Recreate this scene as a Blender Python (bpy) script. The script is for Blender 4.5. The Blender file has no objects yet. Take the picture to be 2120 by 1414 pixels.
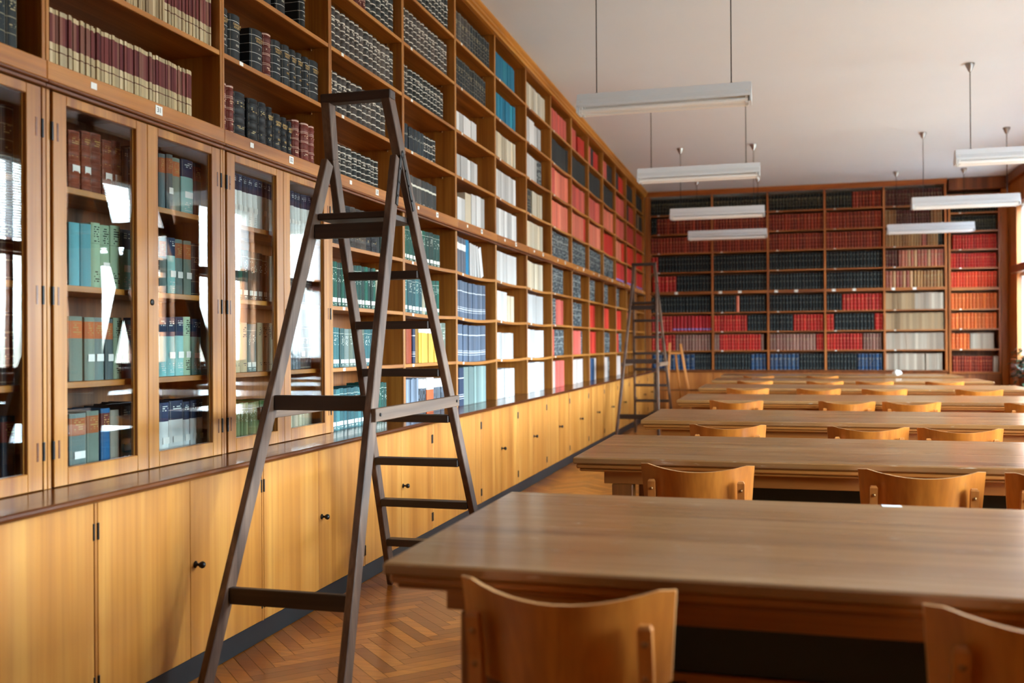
import bpy, bmesh, math, random
from mathutils import Vector, Matrix
random.seed(7)
S = bpy.context.scene
COL = S.collection
PI = math.pi

# ------------------------------------------------------------------ helpers
def lin(r, g, b):
    f = lambda c: (c/255/12.92) if c/255 <= .04045 else ((c/255+.055)/1.055)**2.4
    return (f(r), f(g), f(b), 1.0)

class MB:
    """collects shapes for ONE mesh"""
    def __init__(s): s.v = []; s.f = []; s.m = []; s.sm = []
    def add(s, vs, fs, mi=0, smooth=False):
        o = len(s.v); s.v += [tuple(p) for p in vs]
        for f in fs: s.f.append(tuple(o+i for i in f)); s.m.append(mi); s.sm.append(smooth)
    def box(s, x0, x1, y0, y1, z0, z1, c=0.0, mi=0, M=None):
        if c <= 0:
            vs = [(x, y, z) for x in (x0, x1) for y in (y0, y1) for z in (z0, z1)]
            fs = [(0,1,3,2),(4,6,7,5),(0,4,5,1),(2,3,7,6),(0,2,6,4),(1,5,7,3)]
        else:
            c = min(c, (x1-x0)*.45, (y1-y0)*.45, (z1-z0)*.45)
            vs = []; ix = {}
            X = (x0, x1); Y = (y0, y1); Z = (z0, z1); sg = (1, -1)
            for i in (0, 1):
                for j in (0, 1):
                    for k in (0, 1):
                        p = [X[i], Y[j], Z[k]]; d = [sg[i]*c, sg[j]*c, sg[k]*c]
                        for a in range(3):
                            q = list(p)
                            for b in range(3):
                                if b != a: q[b] += d[b]
                            ix[(i, j, k, a)] = len(vs); vs.append(tuple(q))
            fs = []
            bits = [(i, j, k) for i in (0, 1) for j in (0, 1) for k in (0, 1)]
            for a in range(3):
                o = [b for b in range(3) if b != a]
                for sd in (0, 1):
                    loop = []
                    for u, w in ((0,0),(1,0),(1,1),(0,1)):
                        t = [0,0,0]; t[a] = sd; t[o[0]] = u; t[o[1]] = w
                        loop.append(ix[(*t, a)])
                    fs.append(loop)
            for a in range(3):           # edges along axis a
                o = [b for b in range(3) if b != a]
                for u in (0, 1):
                    for w in (0, 1):
                        t0 = [0,0,0]; t0[o[0]] = u; t0[o[1]] = w; t1 = list(t0); t1[a] = 1
                        fs.append([ix[(*t0, o[0])], ix[(*t1, o[0])], ix[(*t1, o[1])], ix[(*t0, o[1])]])
            for t in bits: fs.append([ix[(*t, 0)], ix[(*t, 1)], ix[(*t, 2)]])
        if M is not None: vs = [M @ Vector(p) for p in vs]
        s.add(vs, fs, mi)
        return s
    def bar(s, p0, p1, w, h, side=(1,0,0), c=.002, mi=0):
        """bar from p0 to p1; w = size along `side`, h = size along the third axis"""
        p0 = Vector(p0); p1 = Vector(p1); d = p1-p0; L = d.length; z = d/L
        x = Vector(side); x = (x - z*x.dot(z)).normalized(); y = z.cross(x)
        M = Matrix(((x.x,y.x,z.x,p0.x),(x.y,y.y,z.y,p0.y),(x.z,y.z,z.z,p0.z),(0,0,0,1)))
        return s.box(-w/2, w/2, -h/2, h/2, 0, L, c, mi, M)
    def prism(s, poly, a0, a1, axis='y', mi=0):
        """closed polygon (u,v) extruded along axis: y -> (x,z); x -> (y,z); z -> (x,y)"""
        def P(u, v, a):
            return {'y': (u, a, v), 'x': (a, u, v), 'z': (u, v, a)}[axis]
        n = len(poly)
        vs = [P(u, v, a0) for u, v in poly]+[P(u, v, a1) for u, v in poly]
        fs = [tuple(range(n))[::-1], tuple(range(n, 2*n))]
        fs += [(i, (i+1) % n, n+(i+1) % n, n+i) for i in range(n)]
        s.add(vs, fs, mi); return s
    def tube(s, pts, r, seg=8, mi=0, cap=True):
        pts = [Vector(p) for p in pts]; n = len(pts)
        rs = r if isinstance(r, (list, tuple)) else [r]*n
        vs = []; fs = []
        for i, p in enumerate(pts):
            d = (pts[min(i+1, n-1)]-pts[max(i-1, 0)]).normalized()
            a = d.orthogonal().normalized(); b = d.cross(a)
            for k in range(seg):
                t = 2*PI*k/seg; vs.append(p+a*math.cos(t)*rs[i]+b*math.sin(t)*rs[i])
        for i in range(n-1):
            for k in range(seg):
                fs.append((i*seg+k, i*seg+(k+1) % seg, (i+1)*seg+(k+1) % seg, (i+1)*seg+k))
        s.add(vs, fs, mi, True)
        if cap: s.add([vs[k] for k in range(seg)], [tuple(range(seg))[::-1]], mi); s.add(vs[-seg:], [tuple(range(seg))], mi)
        return s
    def lathe(s, prof, c, seg=16, axis='z', mi=0):
        vs = []; fs = []; n = len(prof)
        for r, h in prof:
            for k in range(seg):
                t = 2*PI*k/seg; a, b = r*math.cos(t), r*math.sin(t)
                vs.append((c[0]+a, c[1]+b, c[2]+h) if axis == 'z' else (c[0]+h, c[1]+a, c[2]+b))
        for i in range(n-1):
            for k in range(seg): fs.append((i*seg+k, i*seg+(k+1) % seg, (i+1)*seg+(k+1) % seg, (i+1)*seg+k))
        s.add(vs, fs, mi, True)
        s.add(vs[:seg], [tuple(range(seg))[::-1]], mi); s.add(vs[-seg:], [tuple(range(seg))], mi)
        return s
    def mesh(s, name, mats):
        me = bpy.data.meshes.new(name); me.from_pydata(s.v, [], s.f); me.update()
        for m in (mats if isinstance(mats, (list, tuple)) else [mats]): me.materials.append(m)
        me.polygons.foreach_set('material_index', s.m); me.polygons.foreach_set('use_smooth', s.sm)
        bm = bmesh.new(); bm.from_mesh(me); bmesh.ops.recalc_face_normals(bm, faces=bm.faces); bm.to_mesh(me); bm.free()
        return me
    def build(s, name, mats, parent=None):
        o = bpy.data.objects.new(name, s.mesh(name, mats)); COL.objects.link(o)
        if parent: o.parent = parent
        return o

def tag(o, label=None, cat=None, group=None, kind=None):
    if label: o['label'] = label
    if cat: o['category'] = cat
    if group: o['group'] = group
    if kind: o['kind'] = kind
    return o
def thing(name, label, cat, loc=(0,0,0), group=None, rz=0):
    o = bpy.data.objects.new(name, None); COL.objects.link(o); o.location = loc; o.rotation_euler.z = rz
    o.empty_display_size = .1
    return tag(o, label, cat, group)
def copy_tree(o, parent=None):
    c = o.copy(); COL.objects.link(c)
    if parent is not None: c.parent = parent
    for ch in list(o.children): copy_tree(ch, c)
    return c
def structure(o): o['kind'] = 'structure'; return o

# ------------------------------------------------------------------ materials
def newmat(name):
    m = bpy.data.materials.new(name); m.use_nodes = True; n = m.node_tree.nodes; n.clear()
    out = n.new('ShaderNodeOutputMaterial'); b = n.new('ShaderNodeBsdfPrincipled')
    m.node_tree.links.new(b.outputs[0], out.inputs[0])
    return m, n, m.node_tree.links, b
def mixc(n, l, fac, a, b, blend='MIX'):
    x = n.new('ShaderNodeMix'); x.data_type = 'RGBA'; x.blend_type = blend
    for sock, v in ((x.inputs['Factor'], fac), (x.inputs[6], a), (x.inputs[7], b)):
        if hasattr(v, 'is_linked'): l.new(v, sock)
        else: sock.default_value = v
    return x.outputs[2]
def math_(n, l, op, a, b=None, clamp=False):
    x = n.new('ShaderNodeMath'); x.operation = op; x.use_clamp = clamp
    for i, v in ((0, a), (1, b)):
        if v is None: continue
        if hasattr(v, 'is_linked'): l.new(v, x.inputs[i])
        else: x.inputs[i].default_value = v
    return x.outputs[0]
def plain(name, col, rough=.6, metal=0.0, spec=.5):
    m, n, l, b = newmat(name)
    b.inputs['Base Color'].default_value = col; b.inputs['Roughness'].default_value = rough
    b.inputs['Metallic'].default_value = metal; b.inputs['Specular IOR Level'].default_value = spec
    return m
def wood(name, dark, base, light, axis='z', rough=.4, grain=1.0, coat=0.0, wear=None, patch=0.0, scuff=0.0):
    m, n, l, b = newmat(name)
    tc = n.new('ShaderNodeTexCoord'); oi = n.new('ShaderNodeObjectInfo')
    off = n.new('ShaderNodeVectorMath'); off.operation = 'ADD'
    rnd = math_(n, l, 'MULTIPLY', oi.outputs['Random'], 41.0)
    l.new(tc.outputs['Object'], off.inputs[0]); l.new(rnd, off.inputs[1])
    mp = n.new('ShaderNodeMapping'); l.new(off.outputs[0], mp.inputs[0])
    k = {'x': (.5, 9, 9), 'y': (9, .5, 9), 'z': (9, 9, .5)}[axis]
    mp.inputs['Scale'].default_value = [v*grain for v in k]
    n1 = n.new('ShaderNodeTexNoise'); l.new(mp.outputs[0], n1.inputs['Vector'])
    n1.inputs['Scale'].default_value = 1.3; n1.inputs['Detail'].default_value = 5; n1.inputs['Distortion'].default_value = .6
    mp2 = n.new('ShaderNodeMapping'); l.new(off.outputs[0], mp2.inputs[0])
    mp2.inputs['Scale'].default_value = [v*grain*(9 if v > 1 else 2.5) for v in k]
    n2 = n.new('ShaderNodeTexNoise'); l.new(mp2.outputs[0], n2.inputs['Vector']); n2.inputs['Scale'].default_value = 1.0; n2.inputs['Detail'].default_value = 2
    cr = n.new('ShaderNodeValToRGB'); l.new(n1.outputs[0], cr.inputs[0])
    e = cr.color_ramp.elements; e[0].position = .3; e[0].color = dark; e[1].position = .72; e[1].color = light
    q = e.new(.5); q.color = base
    f = math_(n, l, 'MULTIPLY', math_(n, l, 'SUBTRACT', n2.outputs[0], .42, True), 1.6, True)
    c = mixc(n, l, f, cr.outputs[0], dark)
    if patch:
        n3 = n.new('ShaderNodeTexNoise'); l.new(off.outputs[0], n3.inputs['Vector']); n3.inputs['Scale'].default_value = 2.2; n3.inputs['Detail'].default_value = 3
        f3 = math_(n, l, 'MULTIPLY', math_(n, l, 'SUBTRACT', n3.outputs[0], .5, True), patch*4, True)
        c = mixc(n, l, f3, c, wear if wear else light)
    if scuff:
        mp4 = n.new('ShaderNodeMapping'); l.new(off.outputs[0], mp4.inputs[0]); mp4.inputs['Scale'].default_value = (14, 60, 60); mp4.inputs['Rotation'].default_value = (0, 0, .35)
        n4 = n.new('ShaderNodeTexNoise'); l.new(mp4.outputs[0], n4.inputs['Vector']); n4.inputs['Detail'].default_value = 3; n4.inputs['Scale'].default_value = 1
        f4 = math_(n, l, 'MULTIPLY', math_(n, l, 'SUBTRACT', n4.outputs[0], .66, True), scuff*8, True)
        c = mixc(n, l, f4, c, lin(206,190,170))
    l.new(c, b.inputs['Base Color'])
    rr = math_(n, l, 'ADD', math_(n, l, 'MULTIPLY', n2.outputs[0], .16), rough-.08)
    l.new(rr, b.inputs['Roughness'])
    b.inputs['Coat Weight'].default_value = coat; b.inputs['Coat Roughness'].default_value = .12
    bp = n.new('ShaderNodeBump'); bp.inputs['Strength'].default_value = .08; bp.inputs['Distance'].default_value = .002
    l.new(n2.outputs[0], bp.inputs['Height']); l.new(bp.outputs[0], b.inputs['Normal'])
    return m

def pane_mat():
    m = bpy.data.materials.new('pane_glass'); m.use_nodes = True; n = m.node_tree.nodes; n.clear(); l = m.node_tree.links
    out = n.new('ShaderNodeOutputMaterial'); t = n.new('ShaderNodeBsdfTransparent'); g = n.new('ShaderNodeBsdfGlossy')
    t.inputs[0].default_value = (.93, .95, .94, 1); g.inputs['Roughness'].default_value = .0; g.inputs[0].default_value = (1, 1, 1, 1)
    fr = n.new('ShaderNodeFresnel'); ge = n.new('ShaderNodeNewGeometry')
    l.new(math_(n, l, 'SUBTRACT', 1.52, math_(n, l, 'MULTIPLY', ge.outputs['Backfacing'], 1.52-1/1.52)), fr.inputs['IOR'])   # same reflectance from both faces of the thin sheet
    tc = n.new('ShaderNodeTexCoord'); nz = n.new('ShaderNodeTexNoise'); nz.inputs['Scale'].default_value = 2.0; l.new(tc.outputs['Object'], nz.inputs['Vector'])
    bp = n.new('ShaderNodeBump'); bp.inputs['Strength'].default_value = .025; bp.inputs['Distance'].default_value = .02; l.new(nz.outputs[0], bp.inputs['Height'])
    l.new(bp.outputs[0], g.inputs['Normal'])
    mx = n.new('ShaderNodeMixShader'); l.new(fr.outputs[0], mx.inputs[0]); l.new(t.outputs[0], mx.inputs[1]); l.new(g.outputs[0], mx.inputs[2]); l.new(mx.outputs[0], out.inputs[0])
    return m

OAK_D, OAK_B, OAK_L = lin(112,58,12), lin(152,88,24), lin(180,114,42)
M_OAKZ = wood('oak_upright', lin(122,66,18), lin(162,100,34), lin(184,124,52), 'z', .38)
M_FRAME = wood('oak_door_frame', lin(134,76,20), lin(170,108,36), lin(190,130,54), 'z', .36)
M_OAKY = wood('oak_shelf', OAK_D, OAK_B, OAK_L, 'y', .36)
M_OAKX = wood('oak_far_shelf', lin(120,62,22), lin(160,92,38), lin(188,118,56), 'x', .38)
M_FARZ = wood('oak_far_upright', lin(130,68,24), lin(172,98,42), lin(196,124,60), 'z', .38)
M_LIT_LIP = wood('oak_shelf_lit_lipping', lin(142,82,24), lin(178,114,42), lin(198,138,62), 'y', .36)  # lipping paler than the shelf: light on the front edge put into its colour
M_BACK = wood('oak_back_panel', lin(92,48,14), lin(126,70,22), lin(148,88,32), 'z', .5)
M_RAIL = wood('cherry_rail', lin(140,80,26), lin(176,110,42), lin(196,132,60), 'y', .33)
M_RAILD = wood('cherry_molding', lin(84,40,14), lin(110,58,22), lin(138,78,34), 'y', .3)
M_CORN = wood('oak_cornice', lin(150,90,22), lin(190,122,38), lin(212,146,58), 'y', .35)
M_CORNX = wood('oak_far_cornice', lin(130,66,22), lin(166,90,34), lin(190,112,48), 'x', .35)
M_DOOR = wood('veneer_door', lin(150,90,30), lin(182,120,50), lin(200,144,70), 'z', .34, .55, patch=.35, wear=lin(164,98,30))
M_FARDOOR = wood('far_panel', lin(130,68,26), lin(166,98,40), lin(186,116,54), 'z', .4, .6)
M_TOP = wood('dark_worktop', lin(54,24,10), lin(84,42,18), lin(108,60,28), 'y', .17)
M_TABLE = wood('table_top', lin(104,66,32), lin(136,92,48), lin(158,116,70), 'x', .3, .7, coat=.3, patch=.45, wear=lin(156,120,88), scuff=.6)
M_TABLEE = wood('table_edge', lin(118,68,24), lin(150,92,38), lin(172,112,52), 'x', .35, .8)
M_TLEG = wood('table_leg', lin(92,50,16), lin(122,72,28), lin(142,88,40), 'z', .4)
M_CHAIR = wood('chair_ply', lin(142,78,20), lin(174,102,34), lin(194,122,48), 'z', .33, .8, coat=.15)
M_CHEDGE = wood('chair_edge', lin(180,122,66), lin(206,152,96), lin(220,172,120), 'x', .45)
M_CHPOST = wood('chair_post', lin(150,86,34), lin(180,112,50), lin(198,132,66), 'z', .4)
M_LADD = wood('ladder_wood', lin(58,38,26), lin(86,60,45), lin(118,90,70), 'z', .55, 1.2, patch=.5, wear=lin(136,108,86))
M_LADX = wood('ladder_rung', lin(34,20,14), lin(48,31,23), lin(64,44,33), 'x', .5, 1.2)
M_LADY = wood('ladder_brace', lin(84,60,42), lin(112,84,62), lin(134,104,80), 'y', .5, 1.2)
M_EASEL = wood('easel_wood', lin(176,104,40), lin(204,132,62), lin(216,150,80), 'z', .45)
M_WALLW = wood('wall_panel_wood', lin(140,78,30), lin(178,108,48), lin(196,128,64), 'z', .4, .6)
M_WINW = wood('window_wood', lin(96,48,20), lin(130,70,32), lin(154,92,46), 'z', .4)
M_IRON = plain('dark_iron', lin(46,44,44), .45, .8)
M_BLACK = plain('black_hardware', lin(26,22,20), .35, .3)
M_BRASS = plain('worn_brass', lin(150,110,70), .4, .9)
M_STEEL = plain('brushed_steel', lin(176,172,168), .3, 1.0)
M_WHITEM = plain('white_enamel', lin(226,228,228), .35)
M_GREYM = plain('grey_enamel', lin(222,229,236), .4)
M_TUBE = plain('lamp_tube', lin(248,249,249), .3)
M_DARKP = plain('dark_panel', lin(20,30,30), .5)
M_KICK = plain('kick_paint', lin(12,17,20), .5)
M_PAPER = plain('white_paper', lin(236,236,232), .7)
M_INK = plain('black_ink', lin(36,36,40), .7)
M_PAGES = plain('page_edges', lin(206,192,164), .85)
M_LETW = plain('pale_lettering', lin(226,222,206), .6)
M_LETG = plain('gilt_lettering', lin(206,170,104), .5, .2)
M_BLIND = None
M_PANE = pane_mat()

def plaster(name, c1, c2):
    m, n, l, b = newmat(name)
    tc = n.new('ShaderNodeTexCoord'); nz = n.new('ShaderNodeTexNoise'); nz.inputs['Scale'].default_value = .9; nz.inputs['Detail'].default_value = 4
    l.new(tc.outputs['Object'], nz.inputs['Vector'])
    l.new(mixc(n, l, nz.outputs[0], c1, c2), b.inputs['Base Color']); b.inputs['Roughness'].default_value = .85
    n2 = n.new('ShaderNodeTexNoise'); n2.inputs['Scale'].default_value = 60; l.new(tc.outputs['Object'], n2.inputs['Vector'])
    bp = n.new('ShaderNodeBump'); bp.inputs['Strength'].default_value = .05; bp.inputs['Distance'].default_value = .003
    l.new(n2.outputs[0], bp.inputs['Height']); l.new(bp.outputs[0], b.inputs['Normal'])
    return m
M_CEIL = plaster('ceiling_plaster', lin(224,230,236), lin(232,238,243))
M_WALL = plaster('wall_plaster', lin(214,204,190), lin(226,218,206))

def floor_mat():
    m, n, l, b = newmat('herringbone_parquet')
    tc = n.new('ShaderNodeTexCoord'); at = n.new('ShaderNodeAttribute'); at.attribute_name = 'tone'; ad = n.new('ShaderNodeAttribute'); ad.attribute_name = 'turn'
    def gr(rot):
        mp = n.new('ShaderNodeMapping'); mp.inputs['Rotation'].default_value = (0, 0, rot); mp.inputs['Scale'].default_value = (3, 55, 1)
        l.new(tc.outputs['Object'], mp.inputs[0]); nz = n.new('ShaderNodeTexNoise'); nz.inputs['Scale'].default_value = 1; nz.inputs['Detail'].default_value = 4
        l.new(mp.outputs[0], nz.inputs['Vector']); return nz.outputs[0]
    mx = n.new('ShaderNodeMix'); l.new(ad.outputs['Fac'], mx.inputs[0]); l.new(gr(PI/4), mx.inputs[2]); l.new(gr(-PI/4), mx.inputs[3])
    cr = n.new('ShaderNodeValToRGB'); l.new(at.outputs['Fac'], cr.inputs[0]); e = cr.color_ramp.elements
    e[0].color = lin(134,72,14); e[1].color = lin(196,122,36); q = e.new(.5); q.color = lin(170,98,24)
    g = math_(n, l, 'MULTIPLY', math_(n, l, 'SUBTRACT', mx.outputs[0], .35, True), 1.3, True)
    l.new(mixc(n, l, g, cr.outputs[0], lin(110,56,20)), b.inputs['Base Color'])
    b.inputs['Roughness'].default_value = .3; b.inputs['Coat Weight'].default_value = .25; b.inputs['Coat Roughness'].default_value = .15
    return m

# ------------------------------------------------------------------ book cover materials (colour = each book's own object colour)
def cover(name, bands=(), bandcol=None, zone=None, zonecol=None, text=(), textcol=None, rough=.6, mottled=.12, foot=None, spots=None, ztext=(7, 55), mid=False):
    """bands: [(z0,z1)] stripes across the spine; zone: (z0,z1) panel; text: [(z0,z1,density)] rows of small lettering; foot: (z0,z1) pale call label"""
    m, n, l, b = newmat(name)
    oi = n.new('ShaderNodeObjectInfo'); tc = n.new('ShaderNodeTexCoord')
    sx = n.new('ShaderNodeSeparateXYZ'); l.new(tc.outputs['Generated'], sx.inputs[0])
    gx, gy, gz = sx.outputs
    nz = n.new('ShaderNodeTexNoise'); nz.inputs['Scale'].default_value = 22; nz.inputs['Detail'].default_value = 4
    l.new(tc.outputs['Object'], nz.inputs['Vector'])
    dk = n.new('ShaderNodeHueSaturation'); dk.inputs['Value'].default_value = .55; l.new(oi.outputs['Color'], dk.inputs['Color'])
    f = math_(n, l, 'MULTIPLY', math_(n, l, 'SUBTRACT', nz.outputs[0], .45, True), mottled*9, True)
    c = mixc(n, l, f, oi.outputs['Color'], dk.outputs[0])
    def inz(a, z):
        return math_(n, l, 'MULTIPLY', math_(n, l, 'GREATER_THAN', gz, a), math_(n, l, 'LESS_THAN', gz, z))
    if spots:
        v = n.new('ShaderNodeTexWhiteNoise'); v.noise_dimensions = '3D'
        mp = n.new('ShaderNodeMapping'); mp.inputs['Scale'].default_value = (0, 3, spots[0]); l.new(tc.outputs['Generated'], mp.inputs[0])
        fl = n.new('ShaderNodeVectorMath'); fl.operation = 'FLOOR'; l.new(mp.outputs[0], fl.inputs[0])
        ad = n.new('ShaderNodeVectorMath'); ad.operation = 'ADD'; l.new(fl.outputs[0], ad.inputs[0]); l.new(oi.outputs['Random'], ad.inputs[1])
        l.new(ad.outputs[0], v.inputs['Vector'])
        c = mixc(n, l, math_(n, l, 'GREATER_THAN', v.outputs['Value'], spots[1]), c, spots[2])
    if zone:
        a = n.new('ShaderNodeAttribute'); a.attribute_type = 'OBJECT'; a.attribute_name = 'panel_colour'
        c = mixc(n, l, inz(*zone), c, zonecol if zonecol else a.outputs['Color'])
    if bands:
        f = None
        for z0, z1 in bands:
            g = inz(z0, z1); f = g if f is None else math_(n, l, 'MAXIMUM', f, g)
        if mid: f = math_(n, l, 'MULTIPLY', f, math_(n, l, 'MULTIPLY', math_(n, l, 'GREATER_THAN', gy, .3), math_(n, l, 'LESS_THAN', gy, .7)))
        c = mixc(n, l, f, c, bandcol)
    if text:
        v = n.new('ShaderNodeTexWhiteNoise'); v.noise_dimensions = '3D'
        mp = n.new('ShaderNodeMapping'); mp.inputs['Scale'].default_value = (0, ztext[0], ztext[1]); l.new(tc.outputs['Generated'], mp.inputs[0])
        fl = n.new('ShaderNodeVectorMath'); fl.operation = 'FLOOR'; l.new(mp.outputs[0], fl.inputs[0])
        ad = n.new('ShaderNodeVectorMath'); ad.operation = 'ADD'; l.new(fl.outputs[0], ad.inputs[0]); l.new(oi.outputs['Random'], ad.inputs[1])
        l.new(ad.outputs[0], v.inputs['Vector'])
        yy = math_(n, l, 'MULTIPLY', math_(n, l, 'GREATER_THAN', gy, .2), math_(n, l, 'LESS_THAN', gy, .8))
        row = math_(n, l, 'GREATER_THAN', math_(n, l, 'FRACT', math_(n, l, 'MULTIPLY', gz, ztext[1]/2)), .5)
        f = None
        for z0, z1, d in text:
            g = math_(n, l, 'MULTIPLY', inz(z0, z1), math_(n, l, 'LESS_THAN', v.outputs['Value'], d)); f = g if f is None else math_(n, l, 'MAXIMUM', f, g)
        f = math_(n, l, 'MULTIPLY', math_(n, l, 'MULTIPLY', f, yy), row)
        c = mixc(n, l, f, c, textcol)
    if foot:
        yy = math_(n, l, 'MULTIPLY', math_(n, l, 'GREATER_THAN', gy, .12), math_(n, l, 'LESS_THAN', gy, .88))
        c = mixc(n, l, math_(n, l, 'MULTIPLY', inz(*foot), yy), c, lin(226,224,214))
    l.new(c, b.inputs['Base Color']); b.inputs['Roughness'].default_value = rough; b.inputs['Specular IOR Level'].default_value = .25
    return m
def ev(k, w=.016, a=.04, z=.96):
    return [(a+(z-a)*i/(k-1)-w/2, a+(z-a)*i/(k-1)+w/2) for i in range(k)]
WB = lin(214,206,192); GD = lin(176,140,84)
COVER = dict(
  plain=cover('cloth_cover', mottled=.06),
  lettered=cover('lettered_cover', text=[(.7,.92,.55),(.12,.2,.4)], textcol=lin(60,60,66), mottled=.05),
  banded=cover('banded_leather', bands=ev(6,.026), bandcol=WB, text=[(.66,.76,.6),(.47,.52,.3)], textcol=WB, mottled=.2),
  lines=cover('lined_leather', bands=[(.855,.865),(.655,.665),(.455,.465),(.255,.265)], bandcol=lin(210,210,204), mottled=.1, rough=.5),
  ribbed=cover('ribbed_leather', bands=ev(6,.01), bandcol=lin(16,16,18), text=[(.7,.8,.5),(.24,.3,.4)], textcol=lin(190,170,120), mottled=.15, rough=.5),
  maroon=cover('maroon_leather', bands=[(.955,.985),(.74,.752),(.775,.785),(.52,.532),(.55,.56),(.3,.31),(.335,.345),(.09,.1)], bandcol=lin(206,176,160), text=[(.62,.72,.5),(.2,.26,.4)], textcol=lin(210,180,150), mottled=.2, rough=.5),
  gilt=cover('gilt_leather', bands=ev(5,.012), bandcol=lin(150,140,116), text=[(.6,.72,.5),(.36,.42,.35)], textcol=lin(170,156,120), mottled=.2),
  dotted=cover('dotted_cloth', bands=[(.6,.62)], bandcol=lin(150,150,140), text=[(.62,.7,.4),(.06,.12,.4)], textcol=lin(190,186,170), mottled=.15),
  whitedots=cover('white_banded_cloth', bands=[(.92,.955),(.66,.7),(.38,.42),(.08,.12)], bandcol=WB, text=[(.45,.62,.45)], textcol=WB, mottled=.15),
  fardots=cover('dotted_far_cloth', bands=[(.8,.84),(.5,.54),(.1,.13)], bandcol=lin(120,120,114), mottled=.15, mid=True),
  topband=cover('topband_cloth', bands=[(.66,.73)], bandcol=lin(222,220,206), text=[(.12,.16,.3)], textcol=WB, mottled=.15),
  whitelines=cover('white_lined_paper', bands=[(.72,.74),(.18,.19),(.235,.255),(.29,.3)], bandcol=lin(220,226,230), mottled=.05),
  topwhite=cover('white_topped_paper', zone=(.66,.84), zonecol=lin(228,230,226), mottled=.05),
  spotted=cover('spotted_cloth', spots=(22,.72,lin(120,124,124)), bands=[(.7,.73),(.46,.48)], bandcol=lin(140,144,140), mottled=.2),
  period=cover('periodical_cover', zone=(.44,.92), bands=[(.3,.318)], bandcol=lin(92,52,40), mottled=.05, rough=.8),
  greenfoot=cover('green_cloth_call_label', foot=(.1,.2), bands=[(.86,.87)], bandcol=lin(190,196,180), text=[(.03,.09,.6),(.55,.8,.25)], textcol=lin(206,214,200), mottled=.1),
  yellow=cover('yellow_white_cover', zone=(.76,1.01), zonecol=lin(236,230,220), mottled=.03),
  blackwhite=cover('black_white_cover', zone=(.74,1.01), zonecol=lin(226,226,226), spots=(9,.6,lin(84,92,104)), mottled=.1),
  orange=cover('orange_white_cover', zone=(.66,1.01), zonecol=lin(236,230,226), mottled=.03),
  leather=cover('brown_leather', bands=ev(6,.008), bandcol=lin(70,30,20), text=[(.78,.9,.6),(.55,.6,.4)], textcol=GD, mottled=.2, rough=.45),
  navytop=cover('navy_topped_cloth', zone=(.68,1.01), text=[(.84,.94,.6),(.06,.22,.5)], textcol=lin(206,212,210), mottled=.06),
  blacktext=cover('pale_cloth_black_text', text=[(.7,.95,.65),(.08,.26,.55)], textcol=lin(36,50,46), bands=[(.68,.684)], bandcol=lin(60,80,70), mottled=.05),
  orangelabel=cover('slate_cloth_orange_label', zone=(.66,.93), text=[(.72,.9,.55)], textcol=GD, mottled=.12),
  purplefoot=cover('red_cloth_violet_label', foot=None, zone=(.1,.2), zonecol=lin(122,112,172), mottled=.08),
  redgilt=cover('red_gilt_cloth', bands=ev(5,.014), bandcol=lin(206,120,86), text=[(.62,.74,.5)], textcol=lin(222,150,100), mottled=.15),
)

# ------------------------------------------------------------------ book shapes (unit size, scaled per book: x depth, y thickness, z height; spine at x=1)
def spine_profile(bulge, n=7):
    return [(1-bulge+bulge*math.sqrt(max(0, 1-(2*t-1)**2)), t) for t in [i/(n-1) for i in range(n)]]
def hardback(ribs=0, bulge=.05, split=False):
    c = MB(); p = MB()
    bt = .07
    pr = spine_profile(bulge)
    zs = [0, 1]
    if ribs:
        zs = [0]
        for i in range(ribs):
            z = .12+.76*i/(ribs-1); zs += [z-.016, z-.01, z+.01, z+.016]
        zs.append(1)
    vs = []
    for z in zs:
        r = .014 if any(abs(z-(.12+.76*i/(max(ribs,2)-1))) < .012 for i in range(ribs)) else 0
        for x, y in pr: vs.append((x+r, y, z))
    n = len(pr); fs = []
    for i in range(len(zs)-1):
        for k in range(n-1): fs.append((i*n+k, i*n+k+1, (i+1)*n+k+1, (i+1)*n+k))
    c.add(vs, fs, 0, True)
    x1 = 1-bulge
    c.box(0, x1, 0, bt, 0, 1); c.box(0, x1, 1-bt, 1, 0, 1)
    # head and tail of the spine shell
    for z, flip in ((0, 0), (1, 1)):
        inner = [(x-.03, y) for x, y in pr]
        a = [(x, y, z) for x, y in pr]+[(x, min(max(y, bt), 1-bt), z) for x, y in inner]
        c.add(a, [(k, k+1, n+k+1, n+k) for k in range(n-1)], 0)
    tgt, mi = (p, 0) if split else (c, 1)
    tgt.box(.02, x1+bulge*.35, bt+.002, 1-bt-.002, .012, .982, 0, mi)
    return (c, p) if split else c
def paperback():
    c = MB(); c.box(0, 1, 0, 1, 0, 1, .0); return c
U = {}
def unit(kind, mat, split=False, bulge=.05):
    k = (kind, mat, split, bulge)
    if k not in U:
        if kind == 'paper': U[k] = (paperback().mesh('paper_issue', [COVER[mat]]), None)
        else:
            r = hardback(5 if kind == 'ribbed' else 0, bulge, split)
            if split: U[k] = (r[0].mesh('book_cover', [COVER[mat]]), r[1].mesh('page_block', [M_PAGES]))
            else: U[k] = (r.mesh('book', [COVER[mat], M_PAGES]), None)
    return U[k]

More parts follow.
